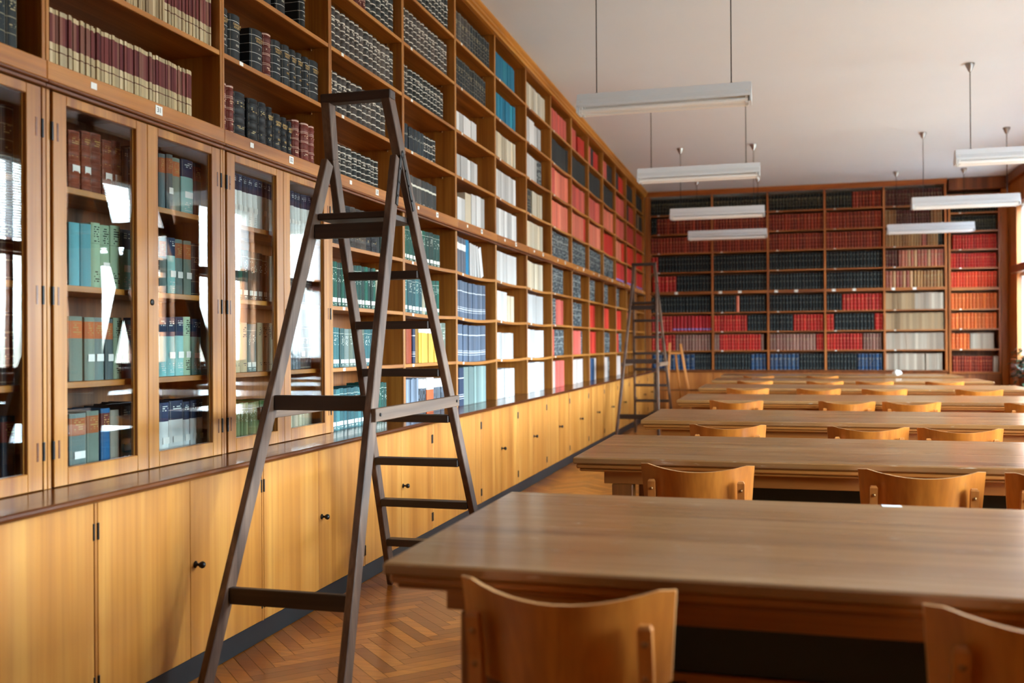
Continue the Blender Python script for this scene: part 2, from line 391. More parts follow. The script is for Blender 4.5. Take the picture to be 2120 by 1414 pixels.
# style: object name, shape, cover, [colours], depth, label words, panel colours
STY = {
 'bk': ('black_volume','hard','lines',[(30,32,34),(34,38,40),(28,32,36)],.19,'black white-lined volume',None),
 'bx': ('black_volume','ribbed','ribbed',[(40,42,46),(46,48,52),(38,40,42)],.19,'black ribbed volume',None),
 'mr': ('maroon_volume','ribbed','maroon',[(112,46,36),(120,52,42),(104,42,34)],.18,'maroon gilt-banded volume',None),
 'gb': ('banded_volume','ribbed','banded',[(74,66,62),(84,76,72),(66,62,60),(90,80,74)],.18,'grey white-banded volume',None),
 'gk': ('banded_volume','ribbed','banded',[(50,52,52),(44,48,48),(58,58,56)],.18,'dark grey white-banded volume',None),
 'bl': ('dark_blue_volume','hard','dotted',[(34,44,54),(30,38,46),(40,50,58)],.18,'dark blue volume',None),
 'bd': ('dark_blue_volume','hard','whitedots',[(42,48,56),(36,44,52)],.18,'white-dotted dark volume',None),
 'gt': ('grey_volume','hard','topband',[(70,68,68),(62,62,62),(80,76,74)],.18,'grey pale-banded volume',None),
 'gy': ('grey_volume','hard','gilt',[(88,84,80),(74,70,68)],.18,'worn grey volume',None),
 'nb': ('dark_volume','hard','gilt',[(36,46,52),(44,50,52),(30,38,44)],.18,'dark gilt-lettered volume',None),
 'wh': ('white_journal','paper','plain',[(222,222,222),(212,212,212),(230,230,230)],.19,'white paper journal',None),
 'cr': ('cream_journal','paper','plain',[(226,212,184),(218,204,178),(232,222,200)],.19,'cream paper journal',None),
 'tq': ('turquoise_journal','paper','plain',[(22,132,164),(16,120,156),(34,146,172)],.19,'turquoise paper journal',None),
 'bb': ('bright_blue_volume','hard','plain',[(16,128,176)],.19,'bright blue volume',None),
 'tw': ('white_topped_journal','paper','topwhite',[(104,110,124),(112,116,128),(96,102,118)],.19,'grey-blue white-topped journal',None),
 'bw': ('slate_blue_journal','paper','whitelines',[(98,114,138),(90,106,130),(108,122,144)],.19,'slate blue white-lined journal',None),
 'nv': ('navy_journal','paper','whitelines',[(36,54,86),(40,58,92)],.19,'navy white-lined journal',None),
 'gg': ('pale_green_journal','paper','plain',[(132,154,150),(140,160,154),(124,146,144)],.19,'pale grey-green journal',None),
 'rp': ('salmon_volume','hard','plain',[(206,88,76),(212,98,84),(198,80,70)],.18,'salmon red volume',None),
 'rs': ('salmon_volume','hard','plain',[(226,120,94),(230,134,106),(220,112,88)],.18,'pale salmon volume',None),
 'rd': ('red_volume','hard','plain',[(176,56,48),(186,64,54),(164,48,42)],.18,'dull red volume',None),
 'rb': ('red_volume','hard','plain',[(206,44,28),(214,54,34),(196,38,26)],.18,'bright red volume',None),
 'rv': ('red_volume','hard','purplefoot',[(206,50,44),(196,44,40)],.18,'red violet-labelled volume',None),
 'kk': ('black_cloth_volume','hard','plain',[(40,42,42),(46,48,46),(36,38,40)],.18,'black cloth volume',None),
 'dk': ('spotted_volume','hard','spotted',[(48,58,66),(40,52,60),(56,64,70)],.18,'dark spotted volume',None),
 'ob': ('old_volume','ribbed','ribbed',[(70,62,58),(52,50,52),(84,74,66),(44,46,52)],.18,'worn brown-black ribbed volume',None),
 'gr': ('green_volume','hard','greenfoot',[(14,84,70),(18,70,62),(10,96,78),(30,62,56)],.18,'dark green labelled volume',None),
 'tl': ('teal_volume','hard','greenfoot',[(44,98,104),(58,112,116),(36,84,92)],.18,'teal labelled volume',None),
 'gn': ('green_grey_volume','hard','greenfoot',[(110,122,108),(92,110,104),(124,140,136),(60,92,92)],.18,'green-grey labelled volume',None),
 'pl': ('cream_volume','hard','greenfoot',[(206,196,168),(216,208,184)],.18,'cream labelled volume',None),
 'ro': ('rust_volume','hard','plain',[(176,70,28)],.18,'rust orange volume',None),
 'mu': ('mustard_volume','hard','plain',[(176,128,40)],.18,'mustard volume',None),
 'yl': ('yellow_journal','paper','yellow',[(240,196,86),(236,188,76)],.18,'yellow white-topped journal',None),
 'bg': ('pale_blue_journal','paper','plain',[(128,142,162),(140,152,170),(118,132,152)],.18,'pale blue journal',None),
 'bh': ('black_white_journal','paper','blackwhite',[(40,42,46)],.18,'black white-topped journal',None),
 'og': ('orange_journal','paper','orange',[(230,104,48)],.18,'orange white-topped journal',None),
 'gx': ('grey_journal','paper','blackwhite',[(74,82,92),(88,96,104)],.18,'mottled grey journal',None),
 'pr': ('periodical','paper','period',[(214,192,150),(222,202,164),(206,184,142)],.2,'cream maroon-topped issue',[(104,52,50),(116,64,60),(92,44,46),(126,84,72)]),
 'pc': ('periodical','paper','plain',[(200,176,134),(190,164,124),(212,190,152),(176,148,112)],.2,'plain buff issue',None),
 'pn': ('pale_volume','hard','plain',[(206,190,182),(196,178,170)],.18,'pale grey volume',None),
 'bu': ('blue_volume','hard','plain',[(30,66,104),(36,76,116)],.18,'blue volume',None),
 # behind glass
 'lt': ('leather_volume','ribbed','leather',[(116,58,40),(124,64,46),(104,50,36)],.17,'brown leather gilt volume',None),
 'ln': ('navy_volume','hard','navytop',[(32,58,84)],.17,'navy gilt volume',[(24,46,70)]),
 'dd': ('dark_leather_volume','hard','gilt',[(52,40,36),(40,36,38),(34,38,44)],.17,'dark leather labelled volume',None),
 'tb': ('teal_blue_volume','hard','plain',[(88,150,166),(96,160,172)],.17,'teal blue volume',None),
 'pg': ('pale_green_volume','hard','blacktext',[(150,178,150),(160,186,158)],.17,'pale green black-lettered volume',None),
 'ag': ('aqua_volume','hard','navytop',[(128,178,176),(112,168,170)],.17,'aqua navy-topped volume',[(26,46,80)]),
 'to': ('teal_volume','hard','navytop',[(30,118,132),(26,104,120)],.17,'teal navy-topped volume',[(20,38,62)]),
 'so': ('slate_volume','hard','orangelabel',[(96,112,110),(108,122,112),(86,100,104)],.17,'slate orange-labelled volume',[(176,96,52)]),
 'br': ('blue_volume','hard','orangelabel',[(30,84,128)],.17,'blue red-labelled volume',[(96,30,28)]),
 'nr': ('dark_navy_volume','hard','orangelabel',[(24,40,56)],.17,'dark navy red-labelled volume',[(104,40,34)]),
 'gw': ('grey_cloth_volume','hard','plain',[(146,140,128)],.17,'plain grey cloth volume',None),
 'wn': ('white_volume','hard','navytop',[(206,210,210),(214,218,218),(196,202,204)],.17,'white navy-topped volume',[(30,42,74)]),
 'ol': ('olive_volume','hard','greenfoot',[(110,118,74),(120,128,84),(100,108,68)],.17,'olive green labelled volume',None),
 'gv': ('bright_green_volume','hard','plain',[(46,120,60)],.17,'bright green volume',None),
 'bn': ('brown_volume','hard','greenfoot',[(84,62,50),(96,74,58)],.17,'brown labelled volume',None),
 'tn': ('tan_volume','hard','lettered',[(190,168,132),(200,180,146)],.17,'tan black-lettered volume',None),
 # far wall
 'fk': ('black_ribbed_volume','hard','fardots',[(12,24,28),(10,20,24),(18,28,32)],.18,'black white-dotted volume',None),
 'fd': ('black_ribbed_volume','hard','gilt',[(14,22,22),(20,24,22)],.18,'black volume',None),
 'fr': ('crimson_volume','hard','redgilt',[(140,44,26),(152,52,30),(126,38,24)],.18,'brownish red volume',None),
 'fb': ('scarlet_volume','hard','redgilt',[(186,30,26),(198,36,28),(174,26,26)],.18,'scarlet volume',None),
 'fv': ('scarlet_volume','hard','purplefoot',[(190,36,40),(178,32,38)],.18,'scarlet violet-labelled volume',None),
 'fo': ('orange_red_volume','hard','redgilt',[(222,66,34),(228,78,40),(214,58,32)],.18,'orange-red volume',None),
 'fn': ('orange_volume','hard','redgilt',[(224,104,44),(230,116,52)],.18,'orange volume',None),
 'ft': ('tan_bound_volume','hard','gilt',[(166,118,70),(176,130,80),(150,100,58)],.18,'tan volume',None),
 'fs': ('rose_volume','hard','gilt',[(176,92,74),(190,110,84),(160,80,66),(196,146,104)],.18,'rose brown volume',None),
 'fp': ('pinkish_volume','hard','gilt',[(150,104,92),(164,118,104),(138,92,82)],.18,'pinkish brown volume',None),
 'fe': ('beige_journal','paper','plain',[(176,146,110),(186,158,122),(164,134,100)],.18,'beige journal',None),
 'fw': ('pale_beige_journal','paper','plain',[(184,168,150),(192,178,160),(172,154,136)],.18,'pale grey-beige journal',None),
 'fu': ('deep_blue_volume','hard','gilt',[(22,60,100),(28,70,112),(18,52,90)],.18,'deep blue volume',None),
 'fm': ('dark_maroon_volume','hard','gilt',[(92,34,28),(84,30,26)],.18,'dark maroon volume',None),
}
ORD = 'first second third fourth fifth sixth seventh eighth ninth tenth eleventh twelfth thirteenth fourteenth fifteenth sixteenth seventeenth eighteenth nineteenth'.split()
TENS = {20:('twentieth','twenty'),30:('thirtieth','thirty'),40:('fortieth','forty'),50:('fiftieth','fifty'),60:('sixtieth','sixty'),70:('seventieth','seventy'),80:('eightieth','eighty')}
def ordn(i):
    if i <= 19: return ORD[i-1]
    t = i//10*10
    return TENS[t][0] if i == t else TENS[t][1]+'-'+ORD[i-t-1]
SHELFN = {'U5':'top shelf','U4':'second shelf','U3':'third shelf','U2':'fourth shelf','U1':'fifth shelf','L1':'sixth shelf','L2':'seventh shelf','L3':'eighth shelf','L4':'bottom shelf'}
ROWZ = {'U1':2.18,'U2':2.517,'U3':2.857,'U4':3.194,'U5':3.534,'L1':1.802,'L2':1.465,'L3':1.132,'L4':.79}
PITCH, Y0, XF = 1.042, 2.644, -2.295
BAYS = 'ABCDEFGHIJKLMNO'
SAG = {('F','L1'):.016,('F','L2'):.016,('F','L3'):.014,('E','L2'):.008,('E','L1'):.006,('G','L1'):.012,('G','L2'):.012,('G','L3'):.008,('G','U2'):.01,('G','U3'):.01,('G','U4'):.008,
       ('H','L1'):.014,('H','L2'):.012,('H','L3'):.012,('H','U2'):.008,('H','U3'):.01}
for _b in 'IJKLM':
    for _r in ('U2','U3','U4'): SAG[(_b, _r)] = .013
def sag(b, row, f):
    f = min(max(f, 0), 1)
    return -SAG.get((b, row), 0)*(1-(2*f-1)**2)
def bay_y(b): return Y0+PITCH*(BAYS.index(b)-1)

LETTER = {}
def text_mesh(s, mat, size):
    k = (s, size)
    if k not in LETTER:
        cu = bpy.data.curves.new('lettering', 'FONT'); cu.body = s; cu.size = size; cu.align_x = 'CENTER'; cu.align_y = 'CENTER'; cu.space_line = .95; cu.extrude = .0003
        o = bpy.data.objects.new('lettering', cu); COL.objects.link(o)
        bpy.context.view_layer.update()
        me = bpy.data.meshes.new_from_object(o.evaluated_get(bpy.context.evaluated_depsgraph_get()))
        bpy.data.objects.remove(o); me.materials.clear(); me.materials.append(mat); LETTER[k] = me
    return LETTER[k]

ROUND = {STY[k][0] for k in STY if k[0] == 'f'}|{'banded_volume','maroon_volume','black_volume'}
def put_book(st, loc, thick, h, rz=0.0, rx=0.0, label='', group=None, parts=False, dep=None):
    nm, shape, cov, cols, d, words, panel = STY[st]
    d = (dep or d)
    split = parts and shape != 'paper'
    me, pg = unit(shape, cov, split, .1 if nm in ROUND else .05)
    c = random.choice(cols); j = random.uniform(*((.84, 1.07) if shape == 'paper' else (.9, 1.1)))*(1.08 if d == .17 else .9)
    col = lin(*[max(0, min(255, v*j)) for v in c])
    if split:
        root = thing(nm, label, 'book', loc, group); holder = bpy.data.objects.new('cover', me); COL.objects.link(holder); holder.parent = root
        root.rotation_euler = (rx, 0, rz)
        pb = bpy.data.objects.new('page_block', pg); COL.objects.link(pb); pb.parent = root
        for o in (holder, pb): o.scale = (d, thick, h); o.location = (-d, 0, 0)
    else:
        root = holder = bpy.data.objects.new(nm, me); COL.objects.link(root); tag(root, label, 'book', group)
        # unit mesh spans x 0..1 with the spine at 1: shift so that loc is the spine foot
        R = Matrix.Rotation(rz, 3, 'Z')
        root.location = Vector(loc)+R @ Vector((-d, 0, 0)); root.rotation_euler = (rx, 0, rz); root.scale = (d, thick, h)
    holder.color = col
    if panel:
        p = random.choice(panel); jj = random.uniform(.88, 1.12); holder['panel_colour'] = list(lin(*[min(255, v*jj) for v in p])[:3])
    return root, holder

def fill_left(b, row, segs, h=None, parts=False, xs=-2.33, off0=.0185):
    """segs: [(style, n, f0, f1, height)], f = fraction of the bay's clear width"""
    y0 = bay_y(b)+off0; W = PITCH-2*off0; z = ROWZ[row]+.0006
    idx = 0; n_bay = BAYS.index(b)+1; made = []
    for st, n, f0, f1, hh in segs:
        ws = [random.uniform(.86, 1.14) for _ in range(n)]
        k = (f1-f0)*W/sum(ws); y = y0+f0*W
        for w in ws:
            idx += 1; t = w*k
            hj = hh*random.uniform(.985, 1.012)
            lab = f"{STY[st][5]}, {ordn(idx)} from left, {SHELFN[row]}, long bookcase's {ordn(n_bay)} bay"
            f_a, f_b = (y-y0)/W, (y+t-y0)/W
            dz = max(sag(b, row, f_a), sag(b, row, f_b))
            r, ho = put_book(st, (xs+random.uniform(-.004, .004), y+.0004, z+dz), t-.0014, hj, 0, 0, lab, f"books on the {SHELFN[row]} of the long bookcase's {ordn(n_bay)} bay", parts)
            made.append((r, st, t, hj)); y += t
    return made

# ------------------------------------------------------------------ ROOM
XL, XR, YB, YF, ZC = -2.62, 3.6, -1.6, 17.68, 3.95
def room():
    # floor: herringbone blocks over a dark bed
    w, n = .056, 6; L = w*n; vs, fs, tone, turn = [], [], [], []
    c45 = math.cos(PI/4)
    def blk(a0, a1, b0, b1, t):
        g = .0009/w
        q = [(a0+g, b0+g), (a1-g, b0+g), (a1-g, b1-g), (a0+g, b1-g)]
        q = [((a-b_)*w*c45, (a+b_)*w*c45) for a, b_ in q]
        cx = sum(p[0] for p in q)/4; cy = sum(p[1] for p in q)/4
        if not (XL-.25 < cx < XR+.25 and YB-.25 < cy < YF+.25): return
        q = [(min(max(x, XL), XR), min(max(y, YB), YF)) for x, y in q]
        o = len(vs); vs.extend((x, y, 0) for x, y in q); fs.append((o, o+1, o+2, o+3)); tone.append(random.random()); turn.append(t)
    for r in range(-160, 520):
        for j in range(-50, 50):
            i = r; a = i+2*n*j
            if abs((a-i)*w*c45) > 9 and abs((a+n-i)*w*c45) > 9: continue
            blk(a, a+n, i, i+1, 0.0); blk(a+n, a+n+1, i+1-n, i+1, 1.0)
    o = len(vs); vs.extend([(XL, YB, -.003), (XR, YB, -.003), (XR, YF, -.003), (XL, YF, -.003)]); fs.append((o, o+1, o+2, o+3)); tone.append(0); turn.append(0)
    me = bpy.data.meshes.new('floor'); me.from_pydata(vs, [], fs); me.materials.append(floor_mat()); me.materials.append(plain('floor_joint', lin(58,30,14), .6))
    me.polygons[-1].material_index = 1
    for nm, d in (('tone', tone), ('turn', turn)):
        a = me.attributes.new(nm, 'FLOAT', 'FACE'); a.data.foreach_set('value', d)
    fl = bpy.data.objects.new('floor', me); COL.objects.link(fl); structure(fl)
    structure(MB().box(XL-.1, XR+.3, YB-.1, YF+.1, ZC, ZC+.1).build('ceiling', M_CEIL))
    structure(MB().box(XL-.1, XL, YB-.1, YF+.1, -.1, ZC).build('wall_left', M_WALL))
    structure(MB().box(XL, XR+.3, YF, YF+.1, -.1, ZC).build('wall_far', M_WALL))
    structure(MB().box(XL, XR+.3, YB-.1, YB, -.1, ZC).build('wall_near', M_WINW))
    # right wall with window openings
    wr = MB(); wins = []
    y = YB
    wins = [(c-1.55, c) for c in (3.35, 5.5, 7.65, 9.8, 11.95, 14.1, 16.78)]  # nearest opening is unseen, added to brighten the near end of the room
    ZS, ZT0, ZT1, ZH = .98, 2.30, 2.46, 3.42
    wr.box(XR, XR+.28, YB, YF, -.1, ZS); wr.box(XR, XR+.28, YB, YF, ZH, ZC)
    p = YB
    for a, b_ in wins: wr.box(XR, XR+.28, p, a, ZS, ZH); p = b_
    wr.box(XR, XR+.28, p, YF, ZS, ZH)
    structure(wr.build('wall_right', M_WALLW))
    mb_bl = bpy.data.materials.new('blind_slat')
    mb_bl.use_nodes = True; n_ = mb_bl.node_tree.nodes; n_.clear(); l_ = mb_bl.node_tree.links
    out = n_.new('ShaderNodeOutputMaterial'); df = n_.new('ShaderNodeBsdfDiffuse'); tr = n_.new('ShaderNodeBsdfTranslucent'); mx = n_.new('ShaderNodeMixShader')
    df.inputs[0].default_value = lin(236,238,240); tr.inputs[0].default_value = lin(232,236,240); mx.inputs[0].default_value = .3
    l_.new(df.outputs[0], mx.inputs[1]); l_.new(tr.outputs[0], mx.inputs[2]); l_.new(mx.outputs[0], out.inputs[0])
    slat = {}
    def blind(a, b_, z0, z1, label):
        t = thing('venetian_blind', label, 'blind', (XR+.06, (a+b_)/2, z1), 'venetian blinds at the windows')
        half = (b_-a)/2-.06; hgt = z1-z0
        h = MB().box(-.02, .02, -half, half, -.035, -.002, .004); h.build('head_rail', M_WHITEM, t)
        s = MB(); k = int((hgt-.05)/.03); tilt = math.radians(52)
        for i in range(k):
            z = -.05-i*.03; dx, dz = .017*math.cos(tilt), .017*math.sin(tilt)
            s.add([(-dx, -half, z-dz), (dx, -half, z+dz), (dx, half, z+dz), (-dx, half, z-dz)], [(0,1,2,3)])
        s.build('slat', mb_bl, t)
    for i, (a, b_) in enumerate(wins):
        o = bpy.data.objects.new(f'window_{i+1}', None); COL.objects.link(o); structure(o); o.location = (XR, (a+b_)/2, ZS)
        W = (b_-a)/2; f = MB(); xo, xi = .06, .13
        def q(x0, x1, y0, y1, z0, z1): f.box(x0, x1, y0, y1, z0-ZS, z1-ZS, .004)
        xo, xi = .10, .16
        q(xo, xi, -W, -W+.06, ZS, ZH); q(xo, xi, W-.06, W, ZS, ZH)
        q(xo, xi, -W+.06, W-.06, ZS, ZS+.06); q(xo, xi, -W+.06, W-.06, ZH-.06, ZH)
        q(xo, xi, -W+.06, W-.06, ZT0, ZT1); q(xo, xi, -.03, .03, ZS+.06, ZT0); q(xo, xi, -.025, .025, ZT1, ZH-.06)
        f.build('window_frame', M_WINW, o)
        MB().box(-.09, .02, -W-.04, W+.04, ZT0-ZS+.02, ZT1-ZS-.02, .006).build('transom_ledge', M_WINW, o)
        MB().box(-.10, .10, -W-.04, W+.04, -.04, 0, .006).build('window_sill', M_WINW, o)
        g = MB().box(xo+.028, xo+.032, -W+.06, W-.06, .06, ZT0-ZS); g.box(xo+.028, xo+.032, -W+.06, W-.06, ZT1-ZS, ZH-ZS-.06)
        g.build('pane', M_PANE, o)
        last = i == len(wins)-1
        blind(a, b_, ZT1, ZH, 'white slatted blind over the upper window ' + ('nearest the far wall' if last else f'{ordn(len(wins)-i)} from the far wall'))
        if last: blind(a, b_, ZS+.01, ZT0, 'white slatted blind lowered over the lower window nearest the far wall')
        # sky portal in the opening
        li = bpy.data.lights.new('sky_portal', 'AREA'); li.shape = 'RECTANGLE'; li.size = b_-a; li.size_y = ZH-ZS; li.cycles.is_portal = True
        lo = bpy.data.objects.new('sky_portal', li); COL.objects.link(lo); lo.location = (XR+.27, (a+b_)/2, (ZS+ZH)/2)
        lo.rotation_euler = Matrix(((0,0,1),(1,0,0),(0,1,0))).to_euler()   # -z of the light looks into the room (-x)
    # trims
    prof = [(-2.30,3.862),(-2.268,3.862),(-2.268,3.885),(-2.255,3.893),(-2.255,3.912),(-2.235,3.93),(-2.235,ZC-.002),(-2.30,ZC-.002)]
    structure(MB().prism(prof, 1.6, 17.30, 'y').build('trim_1', M_CORN))
    prof2 = [(17.36,3.862),(17.328,3.862),(17.328,3.885),(17.315,3.893),(17.315,3.912),(17.295,3.93),(17.295,ZC-.002),(17.36,ZC-.002)]
    structure(MB().prism(prof2, -2.29, 2.68, 'x').build('trim_2', M_CORNX))
    structure(MB().box(3.492, XR-.002, 17.36, 17.40, .0, ZC-.2, .004).build('trim_3', M_WALLW))
    structure(MB().box(2.70, XR-.03, 17.30, 17.67, ZC-.2, ZC-.002, .01).build('trim_4', M_WINW))
    structure(MB().box(XR-.05, XR-.002, YB+.01, 17.29, ZC-.16, ZC-.002, .01).build('trim_5', M_WINW))
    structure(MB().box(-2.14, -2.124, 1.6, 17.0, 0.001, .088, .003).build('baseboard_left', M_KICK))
room()

# ------------------------------------------------------------------ LONG BOOKCASE (left wall)
UT = .017
def shelf_tag_on(parent, y, z, w=.03, h=.017, x=XF+.0008):
    MB().box(x, x+.0015, y-w/2, y+w/2, z-h/2, z+h/2).build('shelf_tag', M_PAPER, parent)
def knob_mb(x, y, z):
    return MB().lathe([(.013,0),(.013,.003),(.006,.006),(.005,.016),(.011,.022),(.014,.03),(.011,.038),(.003,.041)], (x, y, z), 14, 'x')

BAYDESC = {'A':'glass-fronted bookcase unit cut off at the frame edge','B':'glass-fronted bookcase unit under the number 31 plate','C':'glass-fronted bookcase unit under the number 32 plate',
 'D':'open bookcase unit behind the dark step ladder','E':'open bookcase unit with yellow journals low down','F':'open bookcase unit with slate blue journals','G':'open bookcase unit with turquoise journals on top',
 'H':'open bookcase unit of cream and white journals','I':'open bookcase unit with black row under salmon top row','J':'tenth unit of the long wall bookcase with red and black rows','K':'eleventh unit of the long wall bookcase',
 'L':'twelfth unit of the long wall bookcase','M':'thirteenth unit of the long wall bookcase','N':'unit of the long wall bookcase behind the far ladder','O':'last unit of the long wall bookcase at the far corner'}
PLATEX = -2.2745
ROW_OF = {2.495:'U2',2.835:'U3',3.172:'U4',3.512:'U5',1.78:'L1',1.443:'L2',1.11:'L3'}
def shelf_board(b, zb, x0, x1, ya, yb, t):
    row = ROW_OF[zb]
    if (b, row) not in SAG:
        return MB().box(x0, x1-.0101, ya, yb, zb, zb+.0218).box(x1-.01, x1, ya, yb, zb, zb+.0218, .0015, 1).build('shelf', [M_OAKY, M_LIT_LIP], t), 0.0
    n = 14; top = []; bot = []
    for i in range(n+1):
        f = i/n; y = ya+(yb-ya)*f; d = sag(b, row, f); top.append((y, zb+.0218+d)); bot.append((y, zb+d))
    return MB().prism(bot+top[::-1], x0, x1-.0101, 'x').prism(bot+top[::-1], x1-.01, x1, 'x', 1).build('shelf', [M_OAKY, M_LIT_LIP], t), sag(b, row, .138)
def bay(b):
    i = BAYS.index(b); y0 = bay_y(b); y1 = y0+PITCH; ya, yb = y0+UT+.0005, y1-UT-.0005
    t = thing('bookcase', BAYDESC[b], 'bookcase', (0, 0, 0), 'units of the long wall bookcase')
    xb = -2.6
    for z0, z1 in ((.7902, 2.117), (2.1805, 3.8598)):
        ys = [(y0-UT, y0+UT)] + ([(y1-UT, y1+UT)] if b == 'O' else [])
        for a, c in ys:
            m = MB(); h = (a+c)/2
            for u0, u1 in ((a, h-.0012), (h+.0012, c)): m.box(xb+.012, XF-.0101, u0, u1, z0, z1); m.box(XF-.01, XF, u0, u1, z0, z1, .0015, 1)  # paler front strip: the light on the upright's edge is put into the colour
            m.box(xb+.012, XF-.006, h-.0011, h+.0011, z0, z1)
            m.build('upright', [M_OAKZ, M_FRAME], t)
    MB().box(xb, xb+.011, y0+.0005, y1-.0005, .7902, 3.8598).build('back_panel', M_BACK, t)
    # the label rail with its double molding is also the shelf under the upper part
    r = MB(); r.box(xb+.0115, PLATEX, y0-UT+.0003, y1-UT-.0003, 2.118, 2.18, .003); rail = r.build('rail', M_RAIL, t)
    m = MB(); m.box(XF-.002, PLATEX+.006, y0-UT+.0003, y1-UT-.0003, 2.107, 2.1175, .003); m.box(XF-.002, PLATEX-.004, y0-UT+.0003, y1-UT-.0003, 2.094, 2.1065, .002)
    m.build('molding', M_RAILD, t)
    for k, f in enumerate((.195, .545)):
        yy = y0+f*PITCH
        w, h = ((.03, .022), (.042, .034))[k]
        p = MB().box(PLATEX+.0002, PLATEX+.0018, yy-w/2, yy+w/2, 2.152-h/2, 2.152+h/2).build('number_plate', M_PAPER, t)
        if k == 1 and 0 < i < 9:
            o = bpy.data.objects.new('numeral', text_mesh(str(30+i), M_INK, .027)); COL.objects.link(o); o.parent = p
            o.matrix_world = Matrix(((0,0,1,PLATEX+.0022),(1,0,0,yy),(0,1,0,2.152),(0,0,0,1)))
    top = MB().box(xb+.0115, XF-.001, y0-UT+.0003, y1-UT-.0003, 3.8602, 3.884, .001).build('top_board', M_OAKY, t)
    for zb in (2.495, 2.835, 3.172, 3.512):
        s, dz = shelf_board(b, zb, xb+.0115, XF-.002, ya, yb, t)
        if i < 9: shelf_tag_on(s, y0+.155, zb+.011+dz, x=XF-.0018)
        if 1 < i < 8:
            MB().lathe([(.005,-.012),(.006,-.003),(.005,0)], (XF-.1, yb-.0075, zb-.0005), 8, 'z').build('shelf_pin', M_BRASS, s)
    glass = b in 'ABC'
    for zb in (1.78, 1.443, 1.11):
        s, dz = shelf_board(b, zb, xb+.0115, XF-(.05 if glass else .002), ya, yb, t)
        if not glass and i < 9: shelf_tag_on(s, y0+.155, zb+.011+dz, x=XF-.0018)
    if not glass:
        MB().box(xb+.0115, XF-.001, ya, yb, .7902, .7905).build('bottom_board', M_TOP, t)
    else:
        mid = (y0+y1)/2
        for side, (a, c) in enumerate(((y0+.026, mid-.0012), (mid+.0012, y1-.026))):
            d = MB(); x0, x1 = XF-.022, XF+.004; sw = .064; zt, zb_ = 2.092, .792
            def st(u0, u1, w0, w1):
                d.box(x0, x1, u0, u1, w0, w1, .002)
            st(a, a+sw, zb_, zt); st(c-sw, c, zb_, zt); st(a+sw, c-sw, zb_, zb_+.058); st(a+sw, c-sw, zt-.034, zt)
            # thin beading round the glass
            for u0, u1, w0, w1 in ((a+sw, a+sw+.005, .85, 2.058), (c-sw-.005, c-sw, .85, 2.058)): d.box(x0+.002, x0+.012, u0, u1, w0, w1)
            door = d.build('glass_door', M_FRAME, t)
            MB().box(XF-.012, XF-.008, a+sw-.004, c-sw+.004, .846, 2.062).build('pane', M_PANE, door)
            hy = a-.004 if side == 0 else c+.004
            for hz in (.915, 1.42, 1.96):
                MB().tube([(XF+.004, hy, hz-.03), (XF+.004, hy, hz+.03)], .0055, 8).build('hinge', M_BLACK, door)
                MB().box(XF+.0042, XF+.0052, hy+(.022 if side == 0 else -.03), hy+(.03 if side == 0 else -.022), hz-.03, hz+.03).build('hinge_leaf', M_RAILD, door)
            if side == 1:
                MB().lathe([(.012,0),(.012,.002),(.009,.004),(.002,.0045)], (XF+.0042, a+.022, 1.42), 14, 'x').build('lock', M_IRON, door)
    return t
for b in BAYS: bay(b)

# worktop and base cabinets below
wt = MB(); nose = [(-2.6,.7655),(-2.056,.7655),(-2.05,.771),(-2.047,.778),(-2.05,.786),(-2.056,.7898),(-2.6,.7898)]
wt.prism(nose, 1.6, 17.02, 'y')
tag(wt.build('worktop', M_TOP), 'long dark polished ledge running under the left-hand bookcase', 'worktop')
CABD = {'A':'base cupboard cut off at the frame edge, black hinges at its door','B':'base cupboard under the number 31 glass doors','C':'base cupboard with a black knob behind the ladder, under number 32 doors',
 'D':'base cupboard seen through the step ladder rungs','E':'base cupboard under the yellow journals','F':'base cupboard under the slate blue journals','G':'base cupboard under the turquoise journals','H':'base cupboard under the white and cream journals'}
for b in BAYS:
    i = BAYS.index(b); y0 = bay_y(b); y1 = min(y0+PITCH, 17.0)
    t = thing('base_cupboard', CABD.get(b, f"veneered base cupboard under the long bookcase's {ordn(i+1)} unit"), 'cabinet', (0,0,0), 'base cupboards along the left wall')
    MB().box(-2.6, -2.131, y0+.001, y1-.001, .089, .765, .001).build('carcass', M_DOOR, t)
    MB().box(-2.1305, -2.117, y0+.0012, y0+.0135, .089, .765, .001).build('stile', M_DOOR, t)
    mid = (y0+y1)/2
    for side, (a, c) in enumerate(((y0+.0145, mid-.001), (mid+.001, y1-.0055))):
        d = MB().box(-2.1305, -2.115, a, c, .092, .763, .0015).build('door', M_DOOR, t)
        hy = a+.0005 if side == 0 else c-.0005
        for hz in (.17, .66):
            MB().tube([(-2.115, hy, hz-.027), (-2.115, hy, hz+.027)], .0042, 8).build('hinge', M_BLACK, d)
        if side == 1: knob_mb(-2.115, a+.03, .435).build('knob', M_BLACK, d)

